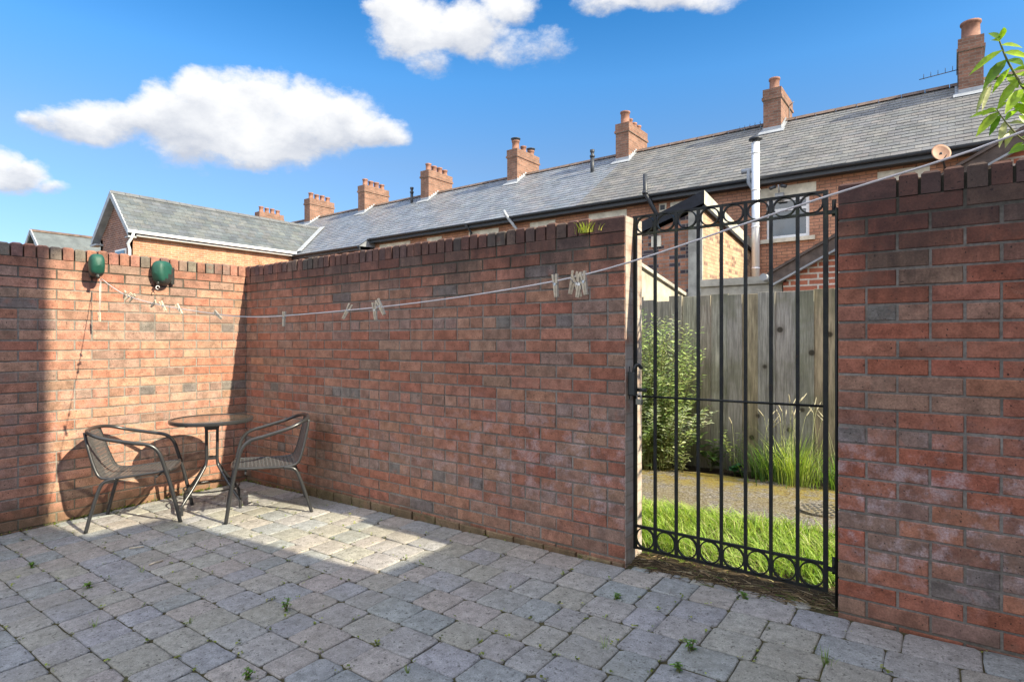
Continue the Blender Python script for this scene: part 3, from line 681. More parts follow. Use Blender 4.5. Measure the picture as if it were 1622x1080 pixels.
def place(o, u, v, ang, label):
    o.location = (u, v, gz(u, v) + 0.001); o.rotation_euler = (0, 0, R(ang)); o['label'] = label
    # lie on the sloping paving
    n = Vector((-0.02, -0.025, 1)).normalized(); q = Vector((0, 0, 1)).rotation_difference(n)
    o.rotation_mode = 'QUATERNION'; o.rotation_quaternion = q @ Matrix.Rotation(R(ang), 4, 'Z').to_quaternion()
place(ch1, 0.455, -1.07, 56, 'dark grey bistro chair with its back against the sunlit wall, left of the table')
place(ch2, 1.10, -0.42, -119, 'dark grey bistro chair turned towards the yard, right of the round table')

def table():
    c = Vector((0.585, -0.61, gz(0.585, -0.61))); t = thing('bistro_table', tuple(c), 'round glass-topped bistro table with a dark rim between the two chairs', 'table')
    zt = 0.70; b = MB()
    prof = [(0.285, zt - 0.030), (0.300, zt - 0.030), (0.305, zt - 0.022), (0.305, zt - 0.006), (0.300, zt), (0.286, zt)]
    n = 56; base = len(b.v)
    for (r, z) in prof:
        for k in range(n): a = 2 * math.pi * k / n; b.v.append((c.x + math.cos(a) * r, c.y + math.sin(a) * r, c.z + z))
    for i in range(len(prof)):
        i2 = (i + 1) % len(prof)
        for k in range(n): k2 = (k + 1) % n; b.face([i * n + k, i * n + k2, i2 * n + k2, i2 * n + k], (1, 1, 1), 0, False)
    b.build('rim', M['frame'], t)
    b = MB(); b.lathe(c + Vector((0, 0, zt - 0.011)), [(0.2865, 0), (0.2865, 0.006)], 56, smooth=False); b.build('glass_top', M['tglass'], t)
    for a in (-72, 18, 108, 198):
        d = Vector((math.cos(R(a)), math.sin(R(a)), 0)); b = MB()
        P = lambda r, z: c + d * r + Vector((0, 0, z))
        b.tube(catmull([P(0.25, zt - 0.032), P(0.12, zt - 0.034), P(0.062, zt - 0.06), P(0.055, 0.5), P(0.055, 0.36), P(0.085, 0.30), P(0.19, 0.17), P(0.265, 0.09), P(0.283, 0.055), P(0.283, 0.0)], 5), 0.011, 8); b.build('leg', M['frame'], t)
    for z in (0.62, 0.385):
        b = MB(); q = [c + Vector((math.cos(R(a)) * 0.055, math.sin(R(a)) * 0.055, z)) for a in (-72, 18, 108, 198)]
        for i in range(4): b.bar(q[i], q[(i + 1) % 4], 0.008, 0.018)
        b.build('cross_brace', M['frame'], t)
    b = MB(); ring = [c + Vector((math.cos(k / 28 * 2 * math.pi) * 0.20, math.sin(k / 28 * 2 * math.pi) * 0.20, 0.155)) for k in range(28)]
    b.tube(ring, 0.006, 6, closed=True); b.build('ring_brace', M['frame'], t)
table()

# ------------------------------------------------------------------ clothes line, reels, pegs
A = Vector((0.15, -1.232, 1.775)); B = Vector((7.48, -1.62, 2.27))
def line_pt(u):
    v = A.y + (B.y - A.y) * (u - A.x) / (B.x - A.x)
    pts = [(0.15, 1.775), (0.8, 1.60), (2.15, 1.443), (2.83, 1.418), (4.38, 1.480), (5.13, 1.623), (5.41, 1.68), (7.48, 2.27)]
    # smooth catenary through the measured heights
    import bisect
    i = max(0, min(len(pts) - 2, bisect.bisect([p[0] for p in pts], u) - 1))
    def slope(k):
        a = pts[max(k - 1, 0)]; b = pts[min(k + 1, len(pts) - 1)]; return (b[1] - a[1]) / (b[0] - a[0])
    x0, y0 = pts[i]; x1, y1 = pts[i + 1]; h = x1 - x0; t = (u - x0) / h; m0, m1 = slope(i) * h, slope(i + 1) * h
    if i == 0: m0 = (y1 - y0) * 1.25
    z = (2*t**3 - 3*t*t + 1) * y0 + (t**3 - 2*t*t + t) * m0 + (-2*t**3 + 3*t*t) * y1 + (t**3 - t*t) * m1
    return Vector((u, v, z))
ln = MB(); ln.tube([line_pt(0.15 + (7.33) * i / 90) for i in range(91)], 0.0024, 6)
tag(ln.build('washing_line', M['line'], None, origin=(3.8, -1.4, 1.5)), 'pale washing line sagging across the yard from the left reel', 'washing line')
def reel(name_label, v, z, ang, size, hook=True):
    t = thing('line_reel', (0.0, v, z), name_label, 'line reel')
    q = Matrix.Rotation(R(ang), 3, 'Z')
    def T(p): return Vector((0, v, z)) + q @ Vector(p)
    b = MB(); n = 24; rings = 10; base = 0
    for i in range(rings + 1):
        th = math.pi * i / rings
        for k in range(n):
            a = 2 * math.pi * k / n
            x, y, zz = [math.copysign(abs(q) ** 0.6, q) for q in (math.cos(th), math.sin(th) * math.cos(a), math.sin(th) * math.sin(a))]
            # flattened dome, fuller on top
            b.v.append(tuple(T((0.105 + x * 0.080 * (1 - 0.35 * max(0, -zz)), y * 0.044 * size, (zz * 0.085 * (1.0 if zz > 0 else 0.85)) * size + 0.008))))
    for i in range(rings):
        for k in range(n):
            k2 = (k + 1) % n; zc = math.sin(math.pi * (i + .5) / rings) * math.sin(2 * math.pi * (k + .5) / n)
            b.face([i * n + k, i * n + k2, (i + 1) * n + k2, (i + 1) * n + k], (1, 1, 1), 0 if zc + 0.7 * math.cos(math.pi * (i + .5) / rings) > -0.05 else 1, True)  # grey body below; on the sideways reel this dark area also paints in shadow
    b.build('casing', [M['green'], M['plastic']], t)
    b = MB(); b.obox(T((0.001, -0.03, -0.07)), q @ Vector((0, 1, 0)), (0, 0, 1), q @ Vector((1, 0, 0)), 0.06, 0.14, 0.03, ch=0.004); b.tube([T((0.02, 0, -0.02)), T((0.10, 0, -0.03))], 0.014, 8)
    b.build('bracket', M['plastic'], t)
    b = MB(); b.tube([T((0.135, 0, -0.045)), T((0.16, 0, -0.085))], 0.012, 8); b.build('nozzle', M['plastic'], t)
    if hook:
        b = MB(); c0 = T((0.155, 0, -0.11))
        b.tube([c0 + Vector((0, 0.014 * math.cos(a / 14 * 6.283), 0.014 * math.sin(a / 14 * 6.283))) for a in range(12)], 0.003, 6); b.build('hook', M['white'], t)
    return t
reel('green dome-shaped washing line reel seen edge on, with the line pulled out', -1.232, 1.860, -8, 1.10, False)
r2 = reel('green washing line reel turned sideways with its hook wound in, nearer the corner', -0.665, 1.850, -62, 1.28, True)

def make_peg():
    t = thing('clothes_peg', (0, 0, 0), 'x', 'clothes peg', 'wooden pegs on the washing line')
    for s in (1, -1):
        b = MB(); pts = [(-0.0045 * s, 0.036), (-0.0075 * s, 0.03), (-0.005 * s, 0.0), (-0.0012 * s, -0.036)]
        # prong tapering from handle end (top) to jaw
        for i in range(1):
            prof = [(0.001 * s, 0.012), (0.0115 * s, 0.036), (0.0055 * s, 0.037), (0.0065 * s, 0.034), (0.0075 * s, 0.0), (0.0062 * s, -0.036), (0.0008 * s, -0.036), (0.0008 * s, 0.010)]
        prof = [(0.0008 * s, -0.036), (0.0065 * s, -0.036), (0.0085 * s, 0.0), (0.0115 * s, 0.036), (0.0045 * s, 0.036), (0.0008 * s, 0.008)]
        n = len(prof); base = len(b.v)
        for y in (-0.0045, 0.0045):
            for (x, z) in prof: b.v.append((x, y, z))
        f1 = list(range(n)); f2 = [n + i for i in range(n)][::-1]
        if s < 0: f1.reverse(); f2.reverse()
        b.face(f1); b.face(f2)
        for i in range(n):
            j = (i + 1) % n; l = [i, i + n, j + n, j]
            b.face(l if s > 0 else l[::-1])
        b.build('prong', M['peg'], t)
    b = MB(); b.tube([(0, -0.0065, 0.004), (0, 0.0065, 0.004)], 0.0048, 10); b.tube([(-.009, .0055, .004), (.009, .0055, .010)], 0.0012, 6); b.tube([(-.009, -.0055, .010), (.009, -.0055, .004)], 0.0012, 6)
    b.build('spring', M['spring'], t); return t
def u_of_px(px):
    best = None
    for i in range(2000):
        u = 0.1 + i * 0.0035; p = line_pt(u) - cam.location; x = 811 + 935 * p.dot(RT) / p.dot(FW)
        if best is None or abs(x - px) < best[0]: best = (abs(x - px), u)
    return best[1]
peg0 = make_peg(); first = [True]
# bearing along the line (found once from the photograph), lean, lift, label
PEGS = [(197, 48, 0, 'bleached wooden peg, lowest of the bunch of three near the left reel'), (203, 50, 0, 'bleached wooden peg in the middle of the bunch of three near the left reel'), (209, 50, 0, 'bleached wooden peg, rightmost of the bunch of three near the left reel'),
        (243, 62, 0, 'wooden peg lying over almost flat on the line below the second reel'), (258, -28, 0, 'open wooden peg leaning left on the line under the second reel'), (284, -32, 0, 'open wooden peg leaning left, next after the one under the second reel'),
        (345, -52, 0, 'greyish peg tipped sideways in front of the shaded wall corner'), (450, 4, 0, 'upright wooden peg alone on the line just right of the wall corner'), (549, 28, 0, 'wooden peg leaning right alone on the line, next after the upright one'),
        (594, -6, 0, 'upright wooden peg, left one of the crossed pair mid-line'), (603, -30, .004, 'tilted wooden peg, right one of the crossed pair mid-line'), (881, -5, 0, 'large upright wooden peg left of the cluster before the gate'),
        (907, 12, 0, 'leftmost wooden peg of the cluster before the gate'), (914, -14, -0.012, 'low wooden peg in the middle of the cluster before the gate'), (918, 10, -.014, 'wooden peg behind the middle one in the cluster before the gate'), (925, -10, -0.010, 'rightmost wooden peg of the cluster before the gate')]
for i, (px, lean, lift, lab) in enumerate(PEGS):
    p = peg0 if i == 0 else copy_tree(peg0)
    u = u_of_px(px); q = line_pt(u); tz = 0.010 if abs(lean) < 20 else 0.0
    if px in (197, 203, 209): tz = 0
    p.location = (q.x, q.y + (0.0 if i % 2 else 0.001), q.z - 0.004 + lift + tz * -1)
    # faces the camera roughly: peg x axis along the line, leaning about the view axis
    p.rotation_euler = (0, R(lean), R(YAW - 20 + (i * 37) % 50 - 25)); p.scale = (0.85, 1, 0.96); p['label'] = lab
# spare cord hanging from the first reel with one peg at its end
b = MB(); c0 = Vector((0.135, -1.236, 1.772)); b.tube([c0, c0 + Vector((0.004, -0.003, -0.14)), c0 + Vector((0.0, -0.004, -0.27))], 0.0016, 6)
b.tube([c0 + Vector((0.01, 0.004, 0)), c0 + Vector((0.008, 0.004, -0.14)), c0 + Vector((0.002, 0.0, -0.265))], 0.0016, 6)
tag(b.build('cord_loop', M['line'], None, origin=tuple(c0)), 'thin loop of cord hanging down from the left reel', 'cord')
p = copy_tree(peg0); p.location = c0 + Vector((0, -0.002, -0.29)); p.rotation_euler = (0, R(-4), R(30)); p['label'] = 'single wooden peg dangling on the cord loop below the left reel'; p['group'] = 'wooden pegs on the washing line'

# ================================================================== beyond the wall
RS = 0.68                                   # roof slope of the terrace
def rz(v): return 5.10 + RS * (v - 11.5)
def slate_roof(b, u0, u1, v0, v1, zf, cols, seed, gauge=0.205, width=0.27, along='u', off=0.012):
    """courses of overlapping slates; zf(s) height, s runs up the slope"""
    r = random.Random(seed); s = v0; k = 0
    n = Vector((0, -RS, 1)).normalized()
    dv = gauge / math.sqrt(1 + RS * RS)
    while s < v1 - 0.01:
        s2 = min(s + dv * 1.12, v1); u = u0 - (k % 2) * width / 2
        while u < u1:
            a, c = max(u, u0), min(u + width - 0.006, u1)
            if c - a > 0.02:
                col = jit(cols[r.randrange(len(cols))], 0.07, r); h = off + 0.014 + r.uniform(0, 0.006)
                z1, z2 = zf(s) + h, zf(s2) + off
                b.poly([(a, s, z1), (c, s, z1 + r.uniform(-.002, .002)), (c, s2, z2), (a, s2, z2)], col)
                b.poly([(a, s, z1 - 0.014), (c, s, z1 - 0.014), (c, s, z1), (a, s, z1)], tuple(x * 0.6 for x in col))
            u += width
        s += dv; k += 1
OLD = [(0.15, 0.15, 0.15), (0.165, 0.162, 0.158), (0.138, 0.14, 0.143), (0.175, 0.168, 0.16)]
NEW = [(0.185, 0.20, 0.225), (0.20, 0.215, 0.24), (0.175, 0.19, 0.215), (0.21, 0.215, 0.23)]
MID = [(0.15, 0.165, 0.185), (0.17, 0.18, 0.195), (0.135, 0.15, 0.165)]
def stack(house, uc, vf, zb, zt, pots, wide=0.46, deep=1.42, dark=False, capped=()):
    f = MB(); u0, u1 = uc - wide / 2, uc + wide / 2; v0, v1 = vf, vf + deep
    def bx(u0, u1, v0, v1, z0, z1):
        P = [(u0, v0), (u1, v0), (u1, v1), (u0, v1)]; b0 = len(f.v)
        f.v += [(x, y, z0) for x, y in P] + [(x, y, z1) for x, y in P]
        for i in range(4): j = (i + 1) % 4; f.face([b0 + i, b0 + j, b0 + 4 + j, b0 + 4 + i], (1, 1, 1), 0 if i in (0, 2) else 1)
        f.face([b0 + 4, b0 + 5, b0 + 6, b0 + 7], (1, 1, 1), 2); f.face([b0 + 3, b0 + 2, b0 + 1, b0], (1, 1, 1), 2)
    bx(u0, u1, v0, v1, zb - 0.9, zt - 0.30); bx(u0 - 0.035, u1 + 0.035, v0 - 0.035, v1 + 0.035, zt - 0.30, zt - 0.225); bx(u0 - 0.012, u1 + 0.012, v0 - 0.012, v1 + 0.012, zt - 0.225, zt)
    c = f.build('chimney', [M['chimney_f'], M['chimney'], M['concrete']], house)
    n = len(pots)
    for i, (h, r_) in enumerate(pots):
        v = v0 + 0.22 + (deep - 0.44) * (i / max(1, n - 1)) if n > 1 else v0 + 0.28
        p = MB(); p.lathe((uc, v, zt), [(r_ * 1.12, 0), (r_ * 1.12, 0.04), (r_ * 0.95, 0.06), (r_ * 0.92, h - 0.06), (r_ * 1.08, h - 0.05), (r_ * 1.08, h), (r_ * 0.8, h), (r_ * 0.8, h - 0.1)], 16)
        if i in capped:
            p.lathe((uc, v, zt + h + 0.0), [(r_ * 1.1, 0.0), (r_ * 1.1, 0.05), (r_ * 1.3, 0.06), (r_ * 1.3, 0.08)], 16, mat=1)
        p.build('chimney_pot', [M['pot'], M['gutter']], c)
    l = MB()   # lead apron and stepped flashing on the slope in front of and beside the stack
    l.obox((u0 - 0.10, v0 - 0.20, rz(v0 - 0.20) + 0.036), (1, 0, 0), Vector((0, 1, RS)).normalized(), Vector((0, -RS, 1)).normalized(), wide + 0.20, 0.25, 0.012)
    for ua in (u0 - 0.07, u1 - 0.005):
        l.obox((ua, v0, rz(v0) + 0.036), (1, 0, 0), Vector((0, 1, RS)).normalized(), Vector((0, -RS, 1)).normalized(), 0.075, 0.72, 0.012)
    for ua in (u0 - 0.012, u1 + 0.004):
        for k in range(5):
            vv = v0 + k * 0.12; l.box(ua, ua + 0.008, vv, vv + 0.12, rz(vv) - 0.02, rz(vv + 0.12) + 0.085)
    l.box(u0, u1, v0 - 0.008, v0 - 0.001, rz(v0) - 0.05, rz(v0) + 0.13)
    l.build('flashing', M['lead'], c)
    return c
def house(u0, u1, label, cols, roofmat, seed, lintels=(), windows=(), eave_v=11.5, parts=None, pots=None, zt=8.33, vf=14.42, uc=None, capped=(), brackets=True):
    h = thing('terraced_house', ((u0 + u1) / 2, 13, 0), label, 'house', 'terraced houses beyond the lane')
    wz = 4.98 + (eave_v - 11.5) * RS; wv = eave_v + 0.30
    w = MB(); holes = sorted(windows)
    # front wall split round the window openings
    cuts = [u0]; segs = []
    for (a, c, z0, z1) in holes:
        segs.append((cuts[-1], a, -0.3, wz)); segs.append((a, c, -0.3, z0)); segs.append((a, c, z1, wz)); cuts.append(c)
    segs.append((cuts[-1], u1, -0.3, wz))
    for (a, c, z0, z1) in segs: w.box(a, c, wv, wv + 0.22, z0, z1)
    w.build('wall', M['house_brick'], h)
    w = MB(); w.box(u0, u1, 18.0, 18.2, -0.3, wz); w.build('back_wall', M['house_brick'], h)
    r = MB(); r.poly([(u0, eave_v, rz(eave_v)), (u1, eave_v, rz(eave_v)), (u1, 15, rz(15)), (u0, 15, rz(15))], cols[0]); r.poly([(u1, 18.5, rz(11.5)), (u0, 18.5, rz(11.5)), (u0, 15, rz(15)), (u1, 15, rz(15))], cols[0])
    r.poly([(u0, eave_v, rz(eave_v) - .01), (u0, 18.5, rz(11.5) - .01), (u0, 15, rz(15) - .01)], cols[0]); r.poly([(u1, eave_v, rz(eave_v) - .01), (u1, 15, rz(15) - .01), (u1, 18.5, rz(11.5) - .01)], cols[0])
    slate_roof(r, u0, u1, eave_v, 14.96, rz, cols, seed)
    ro = r.build('roof', roofmat, h)
    t = MB(); n = int((u1 - u0) / 0.45); L = (u1 - u0) / n
    for i in range(n):
        a = u0 + i * L; z = rz(15)
        t.poly([(a, 14.86, z - 0.03), (a + L - .012, 14.86, z - 0.03), (a + L - .012, 15, z + 0.085), (a, 15, z + 0.085)]); t.poly([(a, 15, z + 0.085), (a + L - .012, 15, z + 0.085), (a + L - .012, 15.14, z - 0.03), (a, 15.14, z - 0.03)])
    t.build('ridge_tiles', M['ridge'], ro)
    g = MB(); zg = rz(eave_v)
    g.box(u0, u1, eave_v + 0.02, eave_v + 0.05, zg - 0.15, zg - 0.02)
    for k in range(6):
        a0, a1 = math.pi * k / 6, math.pi * (k + 1) / 6
        y = lambda a: eave_v - 0.05 - math.cos(a) * 0.045; z = lambda a: zg - 0.015 - math.sin(a) * 0.05
        g.poly([(u0, y(a0), z(a0)), (u1, y(a0), z(a0)), (u1, y(a1), z(a1)), (u0, y(a1), z(a1))])
        g.poly([(u0, y(a0) , z(a0) + .004), (u0, y(a1), z(a1) + .004), (u1, y(a1), z(a1) + .004), (u1, y(a0), z(a0) + .004)])
    g.box(u0, u1, eave_v + 0.05, wv, zg - 0.14, zg - 0.125)
    g.build('gutter', M['gutter'], h)
    for (a, c) in lintels:
        l = MB(); l.box(a, c, wv - 0.02, wv + 0.05, wz - 0.32, wz - 0.09); l.build('lintel', M['lintel'], h)
    for (a, c, z0, z1) in windows:
        f = MB(); fw = 0.075
        f.box(a, a + fw, wv + 0.05, wv + 0.12, z0, z1); f.box(c - fw, c, wv + 0.05, wv + 0.12, z0, z1); f.box(a + fw, c - fw, wv + 0.05, wv + 0.12, z0, z0 + fw); f.box(a + fw, c - fw, wv + 0.05, wv + 0.12, z1 - fw, z1); zt_ = z0 + (z1 - z0) * 0.72; f.box(a + fw, c - fw, wv + 0.055, wv + 0.115, zt_ - 0.03, zt_ + 0.03)
        wi = f.build('window', M['white'], h)
        p = MB(); p.box(a + fw, c - fw, wv + 0.08, wv + 0.09, z0 + fw, z1 - fw); p.build('pane', M['glass'], wi)
        s = MB(); s.box(a - 0.12, c + 0.12, wv - 0.07, wv + 0.08, z0 - 0.09, z0); s.build('sill', M['lintel'], wi)
    if pots: stack(ro, uc if uc is not None else u1, vf, rz(vf), zt, pots, capped=capped)
    return h, ro
P4 = [(0.32, 0.12), (0.29, 0.115), (0.30, 0.12), (0.27, 0.115)]
H = []
H.append(house(5.76, 10.3, 'nearest terraced house with lichened grey slates at the right edge, behind the leafy shoot', OLD, M['slate'], 31))
H.append(house(1.32, 5.76, 'terraced house behind the gate with a white framed window and big right-hand stack', OLD, M['slate'], 32, lintels=[(1.62, 2.86), (4.04, 4.95)], windows=[(1.80, 2.72, 3.68, 4.62), (4.2, 4.85, 3.68, 4.62)], pots=[(0.42, 0.19), (0.3, 0.12)], zt=8.33, vf=14.33, uc=5.66))
H.append(house(-3.22, 1.32, 'terraced house left of the white flue, worn brown-grey slates and a single-pot stack', OLD, M['slate'], 33, lintels=[(-0.55, 0.30), (-2.96, -1.79)], windows=[(-2.8, -1.95, 3.68, 4.62)], pots=[(0.36, 0.14)], zt=8.28, uc=1.32))
H.append(house(-7.78, -3.22, 'terraced house with smooth blue-grey slates and a stack with one tall and three short pots', NEW, M['slate_new'], 34, lintels=[(-5.0, -4.09), (-7.46, -6.22)], pots=[(0.42, 0.15), (0.28, 0.10), (0.25, 0.10), (0.25, 0.10)], zt=8.32, uc=-3.22))
H.append(house(-12.15, -7.78, 'terraced house with smooth blue-grey slates and a stack carrying two black-capped pots', NEW, M['slate_new'], 35, lintels=[(-9.39, -8.69), (-11.87, -10.24)], pots=[(0.36, 0.14), (0.28, 0.11), (0.24, 0.13)], zt=8.34, uc=-7.65, capped=(0, 2)))
H.append(house(-16.25, -12.15, 'terraced house with lower eaves under the four-pot stack beside the small soil pipe', NEW, M['slate_new'], 36, eave_v=11.05, pots=P4, zt=8.34, uc=-12.16))
H.append(house(-20.4, -16.25, 'terraced house behind the valley where the gabled wing joins, with a four-pot stack', NEW, M['slate_new'], 37, eave_v=11.05, pots=P4, zt=8.36, uc=-16.2))
H.append(house(-24.9, -20.4, 'terraced house mostly hidden behind the gabled wing, second stack from the left', MID, M['slate_new'], 38, eave_v=11.05, pots=P4, zt=8.36, uc=-20.35))
H.append(house(-30.0, -24.9, 'farthest terraced house whose stack top just clears the wing roof', MID, M['slate_new'], 39, eave_v=11.05, pots=P4, zt=8.30, uc=-24.9))

# roof and wall fittings of the terrace
def pipe(name, pts, r, mat, label, cat, extra=None):
    b = MB(); b.tube(catmull(pts, 3) if len(pts) > 2 else pts, r, 10)
    if extra: extra(b)
    return tag(b.build(name, mat, None, origin=pts[0]), label, cat)
fx = lambda b: (b.lathe((1.69, 11.28, 5.92), [(0.05, -0.02), (0.15, 0.0), (0.15, 0.03), (0.05, 0.10)], 18, mat=1), [b.lathe((1.69, 11.28, z), [(0.098, 0), (0.098, 0.03)], 18) for z in (2.95, 3.9, 4.75, 5.6)])
b = MB(); b.tube([(1.69, 11.28, 2.6), (1.69, 11.28, 5.86)], 0.088, 16); fx(b)
tag(b.build('flue_pipe', [M['steel'], M['gutter']], None, origin=(1.69, 11.28, 2.6)), 'tall white metal flue pipe with a flat cowl rising past the gutter', 'flue pipe')
b = MB(); b.tube([(-1.06, 11.36, 5.62), (-1.06, 11.36, 5.10), (-0.98, 11.5, 4.9), (-0.62, 11.7, 4.1)], 0.055, 10); b.lathe((-1.06, 11.36, 5.10), [(0.075, 0), (0.075, 0.08)], 12)
tag(b.build('soil_pipe', M['gutter'], None, origin=(-0.62, 11.7, 4.1)), 'dark soil pipe standing above the gutter behind the gate', 'pipe')
b = MB(); b.tube([(-5.68, 11.36, 5.28), (-5.62, 11.38, 5.15), (-5.40, 11.6, 4.75), (-5.38, 11.7, 3.2)], 0.05, 10)
tag(b.build('downpipe', M['lead'], None, origin=(-5.38, 11.7, 3.2)), 'grey bent downpipe at the eaves above the middle of the wall', 'pipe')
b = MB(); b.tube([(-7.29, 11.42, 5.05), (-7.29, 11.70, 4.85), (-7.29, 11.72, 3.2)], 0.04, 10)
tag(b.build('downpipe', M['gutter'], None, origin=(-7.29, 11.72, 3.2)), 'dark downpipe under the gutter of the house with black-capped pots', 'pipe')
b = MB(); b.tube([(1.62, 11.36, 5.26), (1.36, 11.36, 5.26)], 0.06, 8); b.tube([(1.52, 11.34, 5.3), (1.52, 11.34, 4.98), (1.66, 11.45, 4.72), (1.62, 11.7, 4.5), (1.62, 11.72, 2.9)], 0.045, 10)
tag(b.build('downpipe', M['lead'], None, origin=(1.62, 11.72, 2.9)), 'light grey hopper and downpipe hard against the white flue', 'pipe')
for (u, v, h, lab) in ((-4.05, 13.95, 0.72, 'slim grey vent pipe on the blue-grey roof left of the tall-potted stack'), (-12.95, 14.45, 0.62, 'short dark vent pipe on the far roof beside the four-pot stack')):
    b = MB(); z = rz(v); b.tube([(u, v, z - 0.1), (u, v, z + h * 0.7)], 0.062, 12); b.lathe((u, v, z + h * 0.68), [(0.08, 0), (0.085, 0.05), (0.05, 0.09), (0.055, 0.14), (0.075, 0.17), (0.075, 0.24)], 14)
    tag(b.build('vent_pipe', M['gutter'], None, origin=(u, v, z)), lab, 'vent pipe')
b = MB(); c0 = Vector((5.14, 11.22, 4.95)); ax = Vector((0.45, -0.85, 0.25)).normalized(); b.lathe(c0, [(0.02, -0.03), (0.09, -0.022), (0.15, -0.006), (0.175, 0.012), (0.175, 0.018), (0.14, 0.006), (0.09, -0.010), (0.02, -0.018)], 28, axis=ax)
ds = thing('satellite_dish', (5.2, 11.75, 4.75), 'terracotta coloured satellite dish under the gutter above the right wall', 'satellite dish'); b.build('reflector', M['dish'], ds)
b = MB(); b.tube([c0, (5.2, 11.62, 4.75), (5.2, 11.8, 4.75)], 0.02, 8); b.tube([c0 + Vector((0, 0, -.2)), c0 + ax * 0.2 + Vector((0, 0, -.15))], 0.009, 6); b.build('arm', M['gutter'], ds)
sc_ = thing('security_light', (2.12, 11.6, 4.75), 'small twin security light above the white window', 'light')
b = MB(); b.box(2.02, 2.20, 11.66, 11.78, 4.55, 4.72); b.tube([(2.12, 11.62, 4.72), (2.12, 11.55, 4.88)], 0.018, 8); b.build('bracket', M['lead'], sc_)
for s in (-1, 1):
    b = MB(); b.tube([(2.12 + s * 0.06, 11.55, 4.85), (2.12 + s * 0.17, 11.48, 4.80)], 0.04, 8); b.build('lamp_head', M['gutter'], sc_)
b = MB(); b.box(-0.86, -0.66, 11.78, 11.80, 4.68, 4.90); vt = tag(b.build('air_vent', M['lintel'], None, origin=(-.76, 11.8, 4.7)), 'square stone-framed vent in the brickwork behind the gate top', 'vent')
b = MB(); b.box(-0.82, -0.70, 11.765, 11.778, 4.73, 4.85); b.build('grille', M['gutter'], vt)
for (u, v, z, d, lab) in ((1.08, 14.6, 7.4, -1, 'thin television aerial on the left side of the single-pot stack'), (5.42, 14.5, 7.7, -1, 'television aerial fixed to the left of the biggest stack')):
    b = MB(); b.tube([(u, v, z - 0.6), (u, v, z)], 0.012, 6); b.tube([(u + 0.1, v, z), (u - 0.75, v - 0.1, z - 0.08)], 0.010, 6)
    for k in range(5): x = u - 0.1 - k * 0.14; b.tube([(x, v - 0.12, z + 0.02 - k * .01), (x, v + 0.1, z + 0.02 - k * .01)], 0.006, 5); b.tube([(x, v - .05, z - k * .01), (x, v - .05, z + 0.09 - k * .01)], 0.006, 5)
    tag(b.build('aerial', M['alu'], None, origin=(u, v, z)), lab, 'aerial')
b = MB(); b.tube([(1.58, 15.3, 6.8), (1.58, 15.3, 8.05)], 0.014, 6); b.tube([(1.58, 15.3, 8.0), (1.70, 15.3, 8.1)], 0.012, 6)
tag(b.build('aerial_mast', M['alu'], None, origin=(1.58, 15.3, 6.8)), 'upright aerial mast behind the single-pot stack', 'aerial')

